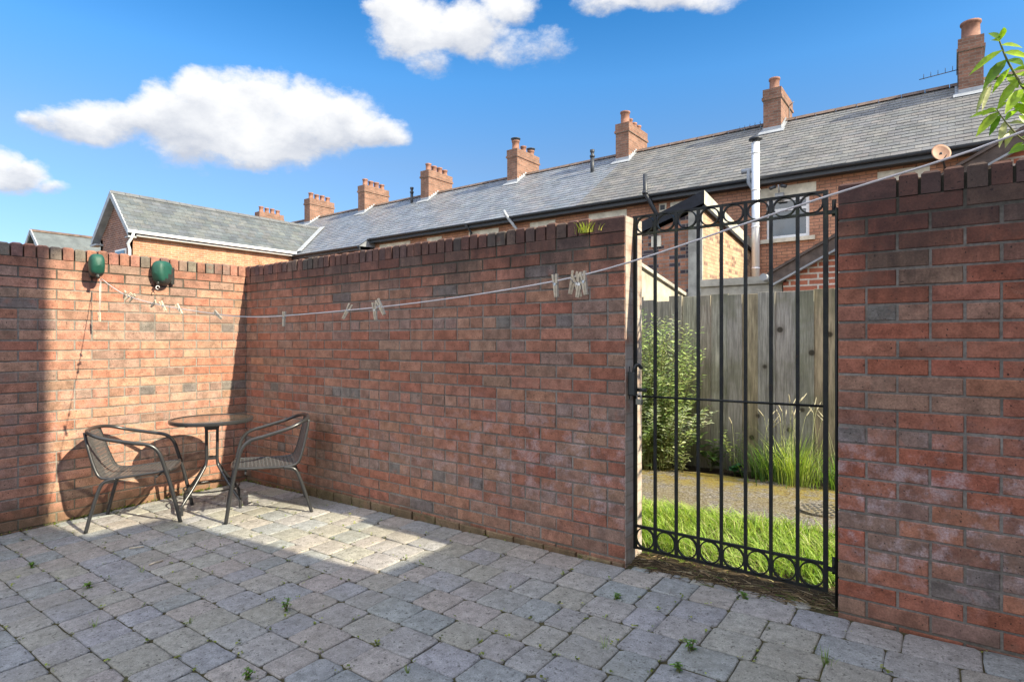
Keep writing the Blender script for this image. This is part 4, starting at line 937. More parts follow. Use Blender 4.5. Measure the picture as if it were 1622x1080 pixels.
# gabled wing on the left
def wing():
    g = thing('gabled_wing', (-17.8, 8, 0), 'gabled brick wing with white gutter and grey-green slates at the left', 'house wing')
    ue, ul, ur = -16.25, -19.45, -17.75; ze, zr_ = 4.93, 6.42; vg = 5.0
    v1 = 13.6; s = (zr_ - ze) / (ue - ur); sl = (zr_ - ze) / (ur - ul)
    w = MB(); w.box(ue - 0.42, ue - 0.22, vg + 0.2, 11.4, -0.3, ze - 0.02); w.box(ul + 0.2, ul + 0.4, vg + 0.2, 11.4, -0.3, ze - 0.02); w.build('side_wall', M['wing_brick'], g)
    w = MB(); zl = ze - 0.04
    P = [(ul + 0.2, vg + 0.2, -0.3), (ue - 0.22, vg + 0.2, -0.3), (ue - 0.22, vg + 0.2, zl), (ur, vg + 0.2, zr_ - 0.10), (ul + 0.2, vg + 0.2, zl)]
    w.poly(P); w.build('gable_wall', M['wing_brick_front'], g)
    r = MB()
    th = 0.02
    def plane(side, cols, seed, gauge=0.21, width=0.30):
        rr = random.Random(seed); u_e, ss = (ue, s) if side > 0 else (ul, sl); tot = abs(ur - u_e); n = int(tot / (gauge / math.sqrt(1 + ss * ss))); du = tot / n
        for k in range(n):
            a = u_e - side * k * du; c = u_e - side * (k + 1) * du * 1.0; za = ze + ss * k * du; zc = ze + ss * (k + 1) * du
            v = vg - (k % 2) * width / 2
            vend = 11.05 + (za - 4.79) / RS + 0.25
            while v < vend:
                v0_, v2 = max(v, vg), min(v + width - 0.006, vend); col = jit(cols[rr.randrange(len(cols))], 0.10, rr); h = 0.014 + rr.uniform(0, .004)
                if v2 > v0_: 
                    r.poly([(a, v0_, za + h), (a, v2, za + h), (c, v2, zc), (c, v0_, zc)][::(1 if side > 0 else -1)], col)
                    r.poly([(a, v0_, za - .004), (a, v2, za - .004), (a, v2, za + h), (a, v0_, za + h)], tuple(x * .6 for x in col))
                v += width
    WC = [(0.085, 0.098, 0.108), (0.098, 0.108, 0.115), (0.078, 0.09, 0.10), (0.10, 0.108, 0.11)]
    plane(1, WC, 51); plane(-1, WC, 52); ro = r.build('roof', M['slate_wing'], g)
    t = MB(); v = vg - 0.02; RC = (0.11, 0.115, 0.12)
    while v < 13.1:
        t.poly([(ur + 0.13, v, zr_ - 0.09), (ur + 0.13, v + 0.44, zr_ - 0.09), (ur, v + 0.44, zr_ + 0.04), (ur, v, zr_ + 0.04)], RC); t.poly([(ur, v, zr_ + 0.04), (ur, v + .44, zr_ + 0.04), (ur - 0.13, v + .44, zr_ - 0.09), (ur - 0.13, v, zr_ - 0.09)], RC); v += 0.45
    t.build('ridge_tiles', M['slate_wing'], ro)
    f = MB()
    for (ua, za, ub, zb_) in ((ue + 0.02, ze - 0.02, ur, zr_ + 0.02), (ul - 0.02, ze - 0.02, ur, zr_ + 0.02)):
        f.poly([(ua, vg - 0.03, za), (ub, vg - 0.03, zb_), (ub, vg - 0.03, zb_ - 0.24), (ua, vg - 0.03, za - 0.20)]); f.poly([(ua, vg + 0.22, za - .01), (ub, vg + 0.22, zb_ - .01), (ub, vg + .22, zb_ - 0.24), (ua, vg + .22, za - 0.20)])
        f.poly([(ua, vg - 0.03, za - .2), (ub, vg - 0.03, zb_ - .24), (ub, vg + 0.22, zb_ - 0.24), (ua, vg + 0.22, za - 0.20)])
        f.poly([(ua, vg - 0.03, za + .0), (ub, vg - 0.03, zb_ + .0), (ub, vg + 0.02, zb_), (ua, vg + 0.02, za)])
    f.box(ue - 0.24, ue + 0.02, vg - 0.03, vg + 0.22, ze - 0.24, ze - 0.20); f.box(ul - 0.12, ul + 0.45, vg - 0.03, vg + 0.22, ze - 0.24, ze - 0.18)
    f.build('barge_board', M['lead'], g)
    k = MB(); k.box(ue + 0.0, ue + 0.10, vg - 0.05, 11.1, ze - 0.09, ze - 0.0); k.box(ue - 0.24, ue - 0.0, vg + 0.22, 11.1, ze - 0.17, ze - 0.12); k.build('gutter', M['white'], g)
    k = MB(); k.tube([(ue + 0.05, vg + 0.12, ze - 0.08), (ue + 0.03, vg + 0.10, ze - 0.2), (ue - 0.20, vg + 0.05, ze - 0.42), (ue - 0.26, vg + 0.12, ze - 0.6), (ue - 0.26, vg + 0.12, 0.2)], 0.045, 10); k.build('downpipe', M['white'], g)
    f = MB(); f.box(-17.85, -16.95, vg + 0.16, vg + 0.21, 3.4, 4.42); wi = f.build('window', M['white'], g)
    f = MB(); f.box(-17.78, -17.02, vg + 0.14, vg + 0.165, 3.46, 4.36); f.build('pane', M['glass'], wi)
    # lead valley where the wing meets the terrace
    k = MB(); a = Vector((ue, 11.05 + (ze - 4.79) / RS, ze + 0.04)); c = Vector((ur, 11.05 + (zr_ - 4.79) / RS, zr_ + 0.05))
    k.bar(a + Vector((0.12, -.08, 0)), c + Vector((0.12, -.08, 0)), 0.22, 0.02, (0, -0.3, 1)); k.build('valley_lead', M['lead'], g)
wing()
def far_house():
    g = thing('distant_house', (-28, 6, 0), 'distant slate roof with a red ridge at the far left', 'house')
    u0, ur, u1 = -29.6, -28.0, -26.4; z0, z1 = 4.98, 6.27
    b = MB(); b.box(u0 + 0.2, u1 - 0.2, 5.6, 14, -0.3, z0); b.build('wall', M['wing_brick'], g)
    b = MB(); b.poly([(u1, 5.4, z0), (u1, 14, z0), (ur, 14, z1), (ur, 5.4, z1)], (0.10, 0.115, 0.12)); b.poly([(ur, 5.4, z1), (ur, 14, z1), (u0, 14, z0), (u0, 5.4, z0)], (0.10, 0.115, 0.12)); b.poly([(u0 + .2, 5.6, z0), (u1 - .2, 5.6, z0), (ur, 5.6, z1)], (0.3, 0.3, 0.3)); ro = b.build('roof', M['slate_wing'], g)
    b = MB(); b.bar((ur, 5.35, z1 + 0.02), (ur, 14, z1 + 0.02), 0.16, 0.10); b.build('ridge_tiles', M['ridge'], ro)
    b = MB(); b.bar((u1, 5.36, z0), (ur, 5.36, z1), 0.05, 0.16); b.bar((u0, 5.36, z0), (ur, 5.36, z1), 0.05, 0.16); b.build('barge_board', M['lead'], g)
far_house()

# outhouse with the sunlit flank
def outshot():
    g = thing('brick_outhouse', (0.3, 10, 0), 'brick outhouse with a brightly sunlit flank and black roof edge behind the gate', 'outhouse')
    u1, v0, v1, u0 = 1.46, 8.38, 11.8, -1.2
    top = lambda u, v: 3.92 + (u - u1) * 0.335 - (v - v0) * 0.118
    b = MB(); b.poly([(u1, v0, -0.2), (u1, v1, -0.2), (u1, v1, top(u1, v1) - .05), (u1, v0, top(u1, v0) - .05)]); b.build('side_wall', M['shed_side'], g)
    b = MB(); b.poly([(u0, v0, -0.2), (u1, v0, -0.2), (u1, v0, top(u1, v0) - .05), (u0, v0, top(u0, v0) - .05)]); b.poly([(u0, v1, -.2), (u0, v0, -.2), (u0, v0, top(u0, v0)), (u0, v1, top(u0, v1))]); b.build('front_wall', M['shed_front'], g)
    b = MB(); b.box(u1 - 0.27, u1 + 0.004, v0 - 0.05, v0 - 0.002, -0.2, top(u1, v0) - 0.08); b.build('pier', M['concrete'], g)
    def ext(x, y, dz): return (x, y, top(min(max(x, u0), u1), y) + dz)
    b = MB(); c = [(u0 - .1, v0 - .12), (u1 + .06, v0 - .12), (u1 + .06, v1 + .0), (u0 - .1, v1)]
    b.poly([ext(x, y, 0.14) for x, y in c], (0.02, 0.02, 0.03)); b.build('roof', M['black'], g)
    b = MB(); b.poly([ext(u0 - .1, v0 - .12, -0.02), ext(u1 + .06, v0 - .12, 0.0), ext(u1 + .06, v0 - .12, 0.24), ext(u0 - .1, v0 - .12, 0.14)]); b.poly([ext(u0 - .1, v0 - .09, -0.02), ext(u0 - .1, v0 - .09, .14), ext(u1 + .05, v0 - .09, .235), ext(u1 + .05, v0 - .09, 0)]); b.build('front_fascia', M['black'], g)
    b = MB(); b.poly([ext(u1 + .07, v0 - .12, -0.02), (u1 + .07, v1, top(u1, v1) - .06), (u1 + .07, v1, top(u1, v1) + 0.14), ext(u1 + .07, v0 - .12, 0.24)]); b.build('barge_board', M['whiteboard'], g)
    b = MB(); b.bar((u1 + .05, v0 - .1, top(u1, v0) - 0.05), (u1 + .05, v1, top(u1, v1) - 0.10), 0.05, 0.05); b.build('trim', M['black'], g)
    b = MB(); b.box(0.42, 0.62, v0 - 0.04, v0, 3.2, 3.42); b.build('vent_cover', M['lintel'], g)
outshot()
def lean_to():
    g = thing('lean_to_shed', (5, 7, 0), 'red brick shed with a dark sloping verge behind the gate and right wall', 'shed')
    zt = lambda u: 2.25 + (u - 3.45) * 0.535
    b = MB(); b.poly([(3.52, 5.5, -0.2), (7.2, 5.5, -0.2), (7.2, 5.5, zt(7.2) - .15), (3.52, 5.5, zt(3.52) - .15)]); b.poly([(3.52, 9.5, -0.2), (3.52, 5.5, -.2), (3.52, 5.5, zt(3.52) - .15), (3.52, 9.5, zt(3.52) - .15)]); b.build('wall', M['lean_brick'], g)
    b = MB(); n = Vector((-0.535, 0, 1)).normalized(); r = random.Random(4)
    k = 0; u = 3.38
    while u < 7.2:
        v = 5.36
        while v < 9.5:
            col = jit((0.13, 0.12, 0.12), .12, r); b.poly([(u, v, zt(u) + .02), (u + .2, v, zt(u + .2)), (u + .2, v + .29, zt(u + .2)), (u, v + .29, zt(u) + .02)][::-1], col); v += 0.30
        u += 0.18
    b.build('roof', M['slate'], g)
    b = MB(); b.bar((3.36, 5.42, zt(3.36) - 0.085), (7.2, 5.42, zt(7.2) - 0.085), 0.07, 0.17, (-.5, 0, 1)); b.bar((3.36, 5.375, zt(3.36) - 0.005), (7.2, 5.375, zt(7.2) - 0.005), 0.03, 0.03, (-.5, 0, 1)); b.build('verge', M['verge'], g)
    b = MB(); b.bar((3.40, 5.42, zt(3.40) - 0.185), (7.2, 5.42, zt(7.2) - 0.185), 0.09, 0.022, (-.5, 0, 1)); b.build('trim', M['lead'], g)
    b = MB(); b.tube([(3.33, 5.25, zt(3.36) - .06), (3.33, 9.5, zt(3.36) - .06)], 0.05, 8); b.build('gutter', M['lead'], g)
lean_to()
# yard walls behind the fence
b = MB(); b.box(2.40, 3.50, 5.55, 5.75, -0.2, 2.08); b.box(2.36, 3.56, 5.50, 5.80, 2.08, 2.18, mat=1); b.box(2.45, 3.50, 5.53, 5.545, 1.60, 2.06, mat=1)
tag(b.build('coped_wall', [M['concrete'], M['concrete']], None, origin=(3, 5.6, 0)), 'low grey concrete wall with a coping just above the fence', 'wall')
def rwall():
    g = thing('rendered_wall', (2.2, 4.6, 0), 'cream rendered yard wall with sloping grey coping left of the outhouse', 'wall')
    b = MB(); u0, u1 = 2.02, 2.17; v0, v1 = 3.3, 5.5; z0, z1 = 2.36, 1.95
    b.poly([(u1, v0, 0), (u1, v1, 0), (u1, v1, z1), (u1, v0, z0)]); b.poly([(u0, v0, 0), (u1, v0, 0), (u1, v0, z0), (u0, v0, z0)]); b.poly([(u0, v1, 0), (u0, v0, 0), (u0, v0, z0), (u0, v1, z1)]); b.poly([(u1, v1, 0), (u0, v1, 0), (u0, v1, z1), (u1, v1, z1)]); b.build('wall_body', M['render'], g)
    b = MB(); b.bar((2.10, v0 - .04, z0 + 0.02), (2.10, v1 + .05, z1 + 0.02), 0.22, 0.045); b.build('coping', M['concrete'], g)
rwall()

# ------------------------------------------------------------------ timber fence
def fence():
    g = thing('timber_fence', (3.8, 2.62, 0.1), 'weathered grey close-board fence across the lane, stained near the top', 'fence')
    r = random.Random(21); b = MB(); u = 0.4; cols = [(0.36, 0.33, 0.26), (0.40, 0.36, 0.29), (0.31, 0.29, 0.25), (0.43, 0.35, 0.24), (0.38, 0.36, 0.32)]
    k = 0
    while u < 8.3:
        w = r.uniform(0.115, 0.150); zt = 1.735 + r.uniform(-0.012, 0.010) + (-0.035 if 2.7 < u < 3.05 else 0); c = jit(cols[r.randrange(5)], 0.12, r)
        b.obox((u - (0.008 if k % 2 else 0), 2.60 + (k % 2) * 0.017, gz(u, 2.6) - 0.05), (1, 0, 0), (0, 0, 1), (0, -1, 0), w + (0.018 if k % 2 else 0), zt - gz(u, 2.6) + 0.05, 0.016, c, 0, 0.002); u += w + 0.006; k += 1
    b.build('boards', M['wood'], g)
    for z in (0.45, 1.05, 1.55):
        b = MB(); b.box(0.4, 8.3, 2.615, 2.665, z - 0.04, z + 0.04, (0.25, 0.23, 0.19)); b.build('rail', M['wood'], g)
    for x in (1.5, 3.35, 5.3, 7.2):
        b = MB(); b.box(x - .05, x + .05, 2.665, 2.765, 0, 1.70, (0.25, 0.24, 0.2)); b.build('post', M['wood'], g)
fence()

# ------------------------------------------------------------------ plants
def grass_field():
    r = random.Random(5); b = MB(); cols = [(0.27, 0.40, 0.06), (0.33, 0.46, 0.08), (0.19, 0.31, 0.05), (0.40, 0.48, 0.13), (0.46, 0.45, 0.22)]
    n = 0
    while n < 19000:
        u = r.uniform(1.6, 6.2); v = r.uniform(0.20, 1.42)
        d = mnoise.noise(Vector((u * 2.2, v * 2.2, 1)))
        lim = 1.22 + 0.16 * mnoise.noise(Vector((u * 1.7, 3, 0))) - 0.10 * max(0, (u - 4.1))
        if v > lim or (v < 0.34 and r.random() < 0.6) or d < -0.45: continue
        h = r.uniform(0.04, 0.135) * (1 + d * 0.5) * (0.7 + 0.3 * min(1, (lim - v) / 0.3)); a = r.uniform(0, 6.283) if r.random() < .5 else 3.9 + r.uniform(-.9, .9) + d * 3; ln_ = r.uniform(0.02, 0.16)
        lean = Vector((math.cos(a) * ln_, math.sin(a) * ln_, -r.uniform(0, 0.03))); up = Vector((r.uniform(-.03, .03), r.uniform(-.03, .03), h))
        b.blade((u, v, gz(u, v) - 0.01), up, r.uniform(0.0035, 0.007), lean, jit(cols[min(4, int(r.random() ** 1.5 * 5))], 0.25, r), 3); n += 1
    tag(b.build('grass', M['grass'], None, origin=(4, 0.8, 0.1), struct='stuff'), 'lush sunlit green grass growing behind the gate', 'grass')
grass_field()
def litter():
    r = random.Random(9); b = MB()
    for i in range(1500):
        u = r.uniform(3.9, 4.93); v = max(0.01, min(0.30, r.gauss(0.13 + (4.4 - u) * 0.03, 0.07)))
        a = r.uniform(0, 6.283); L = r.uniform(0.03, 0.11); g = r.random()
        c = (0.24, 0.18, 0.10) if g < .35 else (0.11, 0.08, 0.05) if g < .75 else (0.42, 0.35, 0.22) if g < .9 else (0.12, 0.2, 0.04)
        b.blade((u, v, gz(u, v) + r.uniform(-.005, 0.022)), (math.cos(a) * L, math.sin(a) * L * .7, r.uniform(0, .02)), r.uniform(.002, .006), (r.uniform(-.02, .02), r.uniform(-.02, .02), -.006), jit(c, .25, r))
    tag(b.build('dead_grass', M['dry'], None, origin=(4.4, 0.1, 0.08), struct='stuff'), 'dead grass clippings and stalks under the gate', 'dead grass')
litter()
b = MB(); r = random.Random(14)
N_ = 26
for j in range(5):
    for i in range(N_ + 1):
        u = 3.9 + 1.03 * i / N_; v = 0.045 + 0.07 * j
        b.v.append((u, v, gz(u, v) + (0.014 if 0 < j < 4 else -0.01) + 0.012 * mnoise.noise(Vector((u * 9, v * 9, 0)))))
for j in range(4):
    for i in range(N_): a = j * (N_ + 1) + i; b.face([a, a + 1, a + N_ + 2, a + N_ + 1], (1, 1, 1), 0, True)
b.build('threshold_soil', M['soil'], None, struct='structure')

def shrub():
    r = random.Random(77); base = Vector((3.02, 2.30, gz(3.0, 2.3))); g = thing('shrub', tuple(base), 'tall bushy shrub with narrow silvery green leaves against the fence', 'shrub')
    f = MB(); st = MB()
    for i in range(240):
        a = r.uniform(0, 6.283); R0 = r.uniform(0.03, 0.25); top = r.uniform(0.35, 1.36); sp = r.uniform(0.05, 0.50) * (0.6 + 0.6 * (1 - abs(top - 0.7)))
        p0 = base + Vector((math.cos(a) * R0, math.sin(a) * R0 * 0.6, 0)); p3 = base + Vector((math.cos(a) * sp * 1.05, math.sin(a) * sp * 0.62, top * (1 - 0.25 * sp)))
        if p3.y > 2.55: p3.y = 2.55
        pts = catmull([p0, p0.lerp(p3, 0.5) + Vector((r.uniform(-.05, .05), r.uniform(-.04, .04), 0.05)), p3], 5); st.tube(pts, [0.006 - 0.0045 * k / (len(pts) - 1) for k in range(len(pts))], 5, (0.2, 0.2, 0.1))
        cut = r.uniform(0.05, 0.35)
        sh = r.random(); bc = (0.30, 0.38, 0.13) if sh < .45 else (0.38, 0.43, 0.27) if sh < .75 else (0.18, 0.26, 0.08)
        for k in range(46):
            t = cut + (1 - cut) * (k / 34) ** 0.9; q = t * (len(pts) - 1); i0 = min(int(q), len(pts) - 2); p = pts[i0].lerp(pts[i0 + 1], q - i0)
            an = k * 2.4 + r.uniform(-.4, .4); d = Vector((math.cos(an), math.sin(an), r.uniform(0.1, 0.9)))
            L = r.uniform(0.05, 0.09) * (1.1 - 0.35 * t); f.leaf(p, d, (r.uniform(-.6, .6), r.uniform(-1, 0), 0.6), L, L * r.uniform(0.15, 0.23), jit(bc, 0.3, r), 0.2, 0.2)
    st.build('stems', M['stem'], g); f.build('foliage', M['shrubl'], g)
shrub()
def leafy(name, base, n, hmax, spread, lab, cat, seed, cols, leafL=(0.03, 0.06), wide=0.45, mat=None, kids=10):
    r = random.Random(seed); base = Vector(base); g = thing(name, tuple(base), lab, cat); f = MB(); st = MB()
    for i in range(n):
        a = r.uniform(0, 6.283); top = hmax * r.uniform(0.5, 1); sp = spread * r.uniform(0.2, 1)
        p3 = base + Vector((math.cos(a) * sp, math.sin(a) * sp, top)); pts = catmull([base + Vector((r.uniform(-.01, .01), r.uniform(-.01, .01), -.005)), base.lerp(p3, 0.55) + Vector((0, 0, hmax * .08)), p3], 4)
        st.tube(pts, [0.0025 - 0.0015 * k / (len(pts) - 1) for k in range(len(pts))], 5, cols[0])
        for k in range(kids):
            t = 0.2 + 0.8 * k / kids; q = t * (len(pts) - 1); i0 = min(int(q), len(pts) - 2); p = pts[i0].lerp(pts[i0 + 1], q - i0); an = k * 2.4 + r.uniform(-.5, .5)
            L = r.uniform(*leafL); f.leaf(p, (math.cos(an), math.sin(an), r.uniform(.1, .8)), (0, 0, 1), L, L * wide, jit(cols[r.randrange(len(cols))], .25, r))
    st.build('stems', M['stem'], g); f.build('leaves', mat or M['leafg'], g); return g
G1 = [(0.20, 0.30, 0.06), (0.14, 0.24, 0.05), (0.28, 0.36, 0.10)]
leafy('young_plant', (3.78, 2.42, gz(3.78, 2.4)), 5, 0.48, 0.16, 'small spindly yellow-green plant at the middle of the fence foot', 'plant', 1, [(0.33, 0.40, 0.16), (0.24, 0.33, 0.09)], (0.03, 0.055), 0.4, kids=16)
leafy('dock_plant', (3.56, 2.45, gz(3.6, 2.4)), 9, 0.30, 0.20, 'broad-leaved green weeds between the shrub and the spindly plant', 'plant', 2, [(0.09, 0.17, 0.05), (0.16, 0.24, 0.08)], (0.06, 0.13), 0.5, kids=6)
leafy('low_weed', (3.36, 2.25, gz(3.4, 2.2)), 8, 0.26, 0.16, 'pale low weed at the right foot of the silvery shrub', 'plant', 3, [(0.25, 0.30, 0.13), (0.34, 0.36, 0.22)], (0.03, 0.07), 0.3, kids=10)
leafy('broad_leaf_plant', (3.80, 2.36, gz(3.8, 2.3)), 5, 0.10, 0.08, 'low clump of flat dark green leaves under the spindly plant', 'plant', 4, [(0.04, 0.13, 0.06)], (0.07, 0.11), 0.7, kids=4)
def tuft(base, n, hmin, hmax, spread, lab, seed, cols, heads=0, w=(0.004, 0.008), cat='grass tuft', name='grass_tuft'):
    r = random.Random(seed); base = Vector(base); g = thing(name, tuple(base), lab, cat); b = MB()
    for i in range(n):
        a = r.uniform(0, 6.283); rr = abs(r.gauss(0, spread * .35)); h = r.uniform(hmin, hmax); o = Vector((math.cos(a) * rr, math.sin(a) * rr * .6, -.01)); k = r.uniform(.1, .55) * h
        b.blade(base + o, (math.cos(a) * k * .25, math.sin(a) * k * .25, h), r.uniform(*w), (math.cos(a) * k, math.sin(a) * k, -h * r.uniform(0, .35)), jit(cols[r.randrange(len(cols))], .25, r), 4)
    b.build('blades', M['grass'], g)
    if heads:
        s = MB()
        for i in range(heads):
            a = r.uniform(0, 6.283); h = hmax * r.uniform(0.95, 1.3); k = r.uniform(.05, .25) * h; p0 = base + Vector((r.gauss(0, spread * .25), r.gauss(0, spread * .15), 0)); p2 = p0 + Vector((math.cos(a) * k, math.sin(a) * k, h))
            pts = catmull([p0, p0.lerp(p2, .6) + Vector((0, 0, .04)), p2], 4); s.tube(pts, 0.0012, 4, (0.4, 0.42, 0.22))
            d = (pts[-1] - pts[-2]).normalized() + Vector((math.cos(a) * .4, math.sin(a) * .4, -.2)); s.tube([p2, p2 + d * .02, p2 + d * .06, p2 + d * .09], [.001, .0045, .004, .001], 6, (0.52, 0.48, 0.34))
        s.build('seed_heads', M['dry'], g)
    return g
tuft((4.30, 2.28, gz(4.3, 2.3)), 380, 0.18, 0.52, 0.34, 'tall sunlit grass clump with pale seed heads by the fence, right of centre', 61, [(0.36, 0.46, 0.10), (0.44, 0.50, 0.15), (0.28, 0.40, 0.07)], 16)
tuft((4.10, 2.36, gz(4.1, 2.35)), 300, 0.16, 0.42, 0.46, 'darker green grass clump left of the tall sunlit clump', 62, [(0.07, 0.15, 0.035), (0.10, 0.20, 0.05), (0.15, 0.24, 0.07)], 9)
tuft((4.62, 2.26, gz(4.6, 2.3)), 150, 0.15, 0.42, 0.26, 'grass clump at the right end of the visible fence foot', 63, [(0.16, 0.26, 0.06), (0.10, 0.2, 0.05)], 4)
tuft((3.655, -0.008, 1.925), 90, 0.035, 0.085, 0.12, 'little yellow-green tuft growing on the wall end near the gate', 64, [(0.42, 0.44, 0.10), (0.34, 0.38, 0.08)], 0, (0.003, 0.006))
leafy('wall_weed', (0.09, 0.10, 1.97), 4, 0.10, 0.07, 'dry straggly weed on top of the wall corner', 'weed', 6, [(0.30, 0.24, 0.10), (0.2, 0.22, 0.06)], (0.015, 0.03), 0.4, kids=6)

# weeds in the paving joints
def px_ground(px, py):
    d = RT * ((px - 811) / 935.0) + FW - Vector((0, 0, 1)) * ((py - 540) / 935.0); o = cam.location
    n = Vector((-0.02, -0.025, 1)); t = (-0.012 - n.dot(o)) / n.dot(d); return o + d * t
WEEDS = [((4.03, -1.35), 0.5, 'x')]
spots = [(452, 967, .055, 'leafy weed standing alone in the shaded paving, lower centre'), (390, 1076, .045, 'leafy weed at the bottom edge of the photo, left of centre'), (957, 1026, .05, 'pale grassy weed in the paving below the wall end'), (1094, 1030, .05, 'bright green sprout between pavers in front of the gate'),
         (1308, 1050, .065, 'fluffy pale green weed near the foot of the right wall'), (976, 948, .03, 'tiny dark weed in the joint near the wall end'), (1075, 1062, .03, 'flat little weed at the bottom below the gate'), (225, 905, .04, 'thin grassy weed in the shaded paving below the left chair'), (50, 898, .03, 'small weed by the left wall, farthest left'),
         (150, 992, .05, 'grassy weed in the lower left paving'), (300, 985, .035, 'faint grassy weed left of the lone leafy weed'), (140, 930, .03, 'sparse weed in the joint lower left'), (645, 1065, .05, 'wispy weed at the bottom centre of the paving'), (1178, 947, .03, 'sprout in the small pavers at the gate threshold'), (640, 812, .05, 'bleached dry weed at the edge of the sunlit patch')]
for i, (px, py, h, lab) in enumerate(spots):
    p = px_ground(px, py)
    if 'grassy' in lab or 'wispy' in lab or 'fluffy' in lab or 'dry' in lab:
        c = [(0.26, 0.34, 0.12), (0.18, 0.28, 0.07)] if 'dry' not in lab else [(0.5, 0.48, 0.40)]
        tuft(p, 26 if 'fluffy' in lab else 14, h * .5, h * 1.3, 0.035, lab, 200 + i, c, 0, (0.002, 0.004), 'weed', 'paving_weed')
    else: leafy('paving_weed', p, 6, h, h * .7, lab, 'weed', 300 + i, [(0.12, 0.26, 0.05), (0.17, 0.32, 0.06)], (0.012, 0.026), 0.4, kids=6)
def moss():
    r = random.Random(33); b = MB(); cols = [(0.22, 0.28, 0.05), (0.13, 0.18, 0.04), (0.30, 0.33, 0.08), (0.08, 0.10, 0.03)]
    def clump(u, v, k, s):
        for _ in range(k):
            x, y = u + r.gauss(0, s), v + r.gauss(0, s)
            x = max(0.004, x); y = min(-0.004, y); a = r.uniform(0, 6.283); L = r.uniform(.006, .018)
            b.leaf((x, y, gz(x, y) + r.uniform(-.002, .012)), (math.cos(a), math.sin(a), r.uniform(.2, 1.2)), (0, 0, 1), L, L * .7, jit(cols[r.randrange(4)], .25, r))
    for i in range(85):
        v = -r.random() ** 0.8 * 2.4; clump(0.012, v, r.randrange(4, 26) if -1.35 < v < -0.1 else 5, 0.013)
    for i in range(70): clump(r.random() ** 1.3 * 3.8, -0.006, r.randrange(2, 14), 0.010)
    for (u, v) in JOINTS:
        if u > 6.9 or v > -0.02: continue
        k = 0.40 + 0.5 * mnoise.noise(Vector((u * 1.1, v * 1.1, 7)))
        if r.random() < k: clump(u, v, r.randrange(2, 7), 0.006)
    tag(b.build('moss', M['grass'], None, origin=(1, -1, 0), struct='stuff'), 'moss and tiny seedlings along the wall foot and paving joints', 'moss')
moss()
for i, (px, py, lab) in enumerate([(373, 775, 'pale stone chip by the back wall, left of its twin'), (389, 779, 'pale stone chip by the back wall, right of its twin')]):
    p = px_ground(px, py); b = MB(); r = random.Random(90 + i); b.obox(p + Vector((-.014, -.01, 0)), Vector((1, .3, 0)).normalized(), Vector((-.3, 1, 0)).normalized(), (0, 0, 1), .03, .02, .011, ch=.004)
    tag(b.build('stone_chip', M['stone'], None, origin=tuple(p)), lab, 'stone')
for (p0, p1, lab) in (((205, 870), (228, 867), 'short pale stick lying on the shaded paving, the farther of two'), ((236, 896), (258, 889), 'short pale stick lying on the shaded paving, the nearer of two')):
    a, c = px_ground(*p0), px_ground(*p1); b = MB(); b.tube([a + Vector((0, 0, .007)), (a + c) / 2 + Vector((.002, 0, .009)), c + Vector((0, 0, .007))], .0045, 7)
    tag(b.build('stick', M['peg'], None, origin=tuple(a)), lab, 'stick')

# drain cover on the lane path
b = MB(); c0 = Vector((4.62, 1.62, gz(4.62, 1.62) + 0.018)); b.lathe(c0 - Vector((0, 0, .016)), [(0.17, 0), (0.17, 0.014)], 28, smooth=False)
for i in range(-3, 4):
    for j in range(-3, 4):
        if i * i + j * j < 11: x, y = c0.x + i * .045 + (j % 2) * .02, c0.y + j * .045; b.lathe((x, y, c0.z - 0.0005), [(0.012, 0), (0.012, 0.0012)], 8, mat=1, smooth=False)
tag(b.build('drain_cover', [M['lane'], M['gutter']], None, origin=tuple(c0)), 'round grey drain cover with dark holes on the mossy path', 'drain cover')

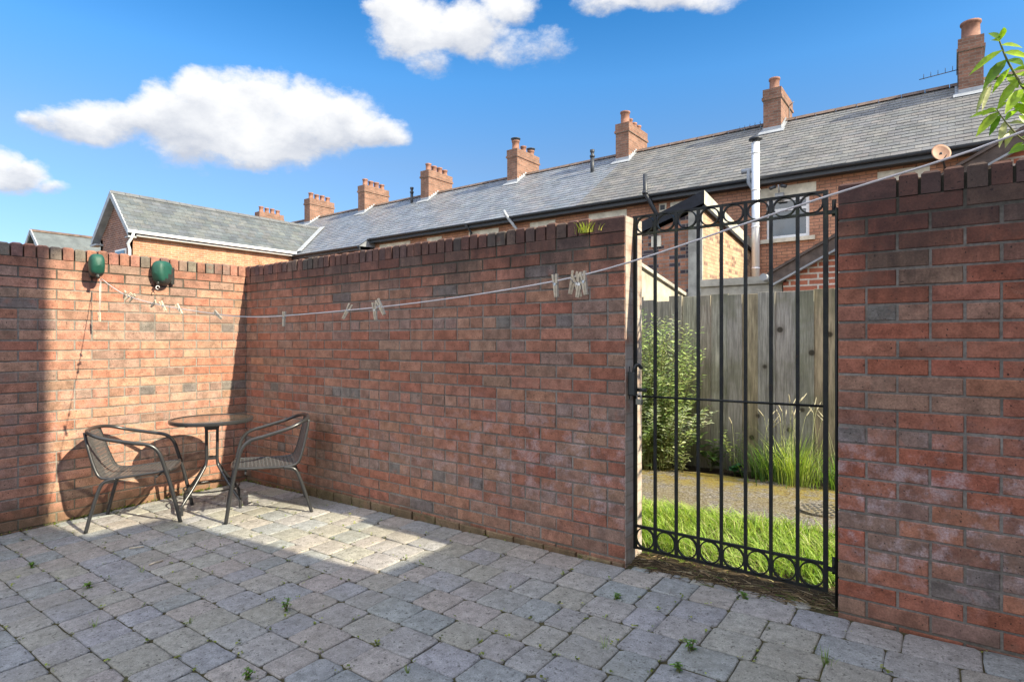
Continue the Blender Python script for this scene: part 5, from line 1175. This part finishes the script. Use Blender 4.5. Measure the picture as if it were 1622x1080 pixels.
# leafy shoot hanging over the right wall
def shoot():
    g = thing('overhanging_shrub', (5.75, 0.42, 0.1), 'leafy shoot with long bright green leaves above the right wall', 'shrub')
    def W(px, py, v):
        d = RT * ((px - 811) / 935.0) + FW - Vector((0, 0, 1)) * ((py - 540) / 935.0); o = cam.location; t = (v - o.y) / d.y; return o + d * t
    vv = 0.34; st = MB(); f = MB()
    main = catmull([(5.78, 0.42, 0.12), (5.76, 0.42, 1.2), (5.70, 0.38, 1.9), W(1640, 170, vv), W(1618, 135, vv), W(1595, 95, vv), W(1583, 65, vv)], 6)
    st.tube(main, [0.009 - 0.006 * k / (len(main) - 1) for k in range(len(main))], 7)
    s2 = catmull([(5.70, 0.38, 1.75), W(1640, 245, vv), W(1612, 215, vv - .02), W(1590, 190, vv - .03), W(1578, 172, vv - .03)], 5); st.tube(s2, [0.005 - 0.003 * k / (len(s2) - 1) for k in range(len(s2))], 6)
    s3 = catmull([(5.80, 0.45, 1.7), (5.85, 0.42, 2.1), (5.80, 0.36, 2.5)], 5); st.tube(s3, 0.005, 6); st.build('stems', M['stem'], g)
    r = random.Random(8)
    #          base px     tip px     width droop colour
    Y, Dk, Pl = (0.34, 0.50, 0.045), (0.16, 0.31, 0.035), (0.52, 0.53, 0.30)
    LV = [((1583, 64), (1564, 50), .22, Dk), ((1584, 64), (1590, 42), .3, Y), ((1583, 66), (1568, 64), .35, Y), ((1586, 72), (1615, 76), .24, Y), ((1588, 80), (1547, 112), .22, Y), ((1590, 84), (1622, 92), .30, Y), ((1594, 95), (1568, 130), .25, Dk),
          ((1594, 96), (1615, 104), .3, Dk), ((1600, 108), (1580, 138), .22, Y), ((1604, 112), (1632, 110), .28, Y), ((1608, 120), (1575, 128), .2, Dk), ((1612, 128), (1590, 160), .25, Y), ((1616, 134), (1642, 146), .3, Y), ((1620, 142), (1600, 172), .26, Y),
          ((1580, 176), (1540, 186), .18, Y), ((1582, 178), (1556, 208), .24, Y), ((1585, 182), (1573, 206), .26, Dk), ((1588, 186), (1570, 190), .24, Y), ((1592, 190), (1610, 176), .28, Y), ((1598, 196), (1618, 196), .28, Pl), ((1604, 204), (1596, 226), .26, Pl), ((1612, 214), (1590, 220), .22, Pl), ((1592, 192), (1586, 222), .2, Pl), ((1620, 226), (1604, 240), .3, Y), ((1628, 228), (1612, 236), .4, Y), ((1630, 234), (1600, 243), .35, Dk), ((1579, 174), (1596, 160), .25, Y),
          ((1610, 118), (1645, 128), .3, Y), ((1614, 150), (1648, 168), .32, Y), ((1612, 140), (1594, 118), .26, Y), ((1628, 185), (1600, 160), .28, Y), ((1632, 200), (1612, 180), .3, Y), ((1640, 215), (1618, 218), .3, Y), ((1578, 172), (1560, 182), .3, Y), ((1583, 180), (1562, 196), .3, Dk), ((1604, 150), (1622, 165), .3, Y), ((1606, 160), (1588, 150), .25, Dk), ((1618, 170), (1600, 186), .25, Y), ((1565, 132), (1552, 168), .12, Pl), ((1570, 134), (1560, 166), .12, Pl)]
    for (a, c, w, col) in LV:
        p = W(*a, vv + r.uniform(-.02, .02)); q = W(*c, vv + r.uniform(-.06, .03)); d = q - p; L = d.length * 1.05
        f.leaf(p, d + Vector((0, 0, d.length * .28)), Vector((0.25, -0.9, 0.45)), L * 1.08, L * w * 1.5, jit(col, .15, r), 0.35, 0.28)
    for k in range(60):
        p = Vector((5.72 + r.uniform(-.02, .25), 0.40 + r.uniform(-.1, .2), r.uniform(1.3, 2.6))); a = r.uniform(0, 6.283); L = r.uniform(.09, .15)
        f.leaf(p, (math.cos(a), math.sin(a), .3), (0, 0, 1), L, L * .28, jit(Y, .2, r), .3, .5)
    f.build('leaves', M['leafg'], g)
shoot()
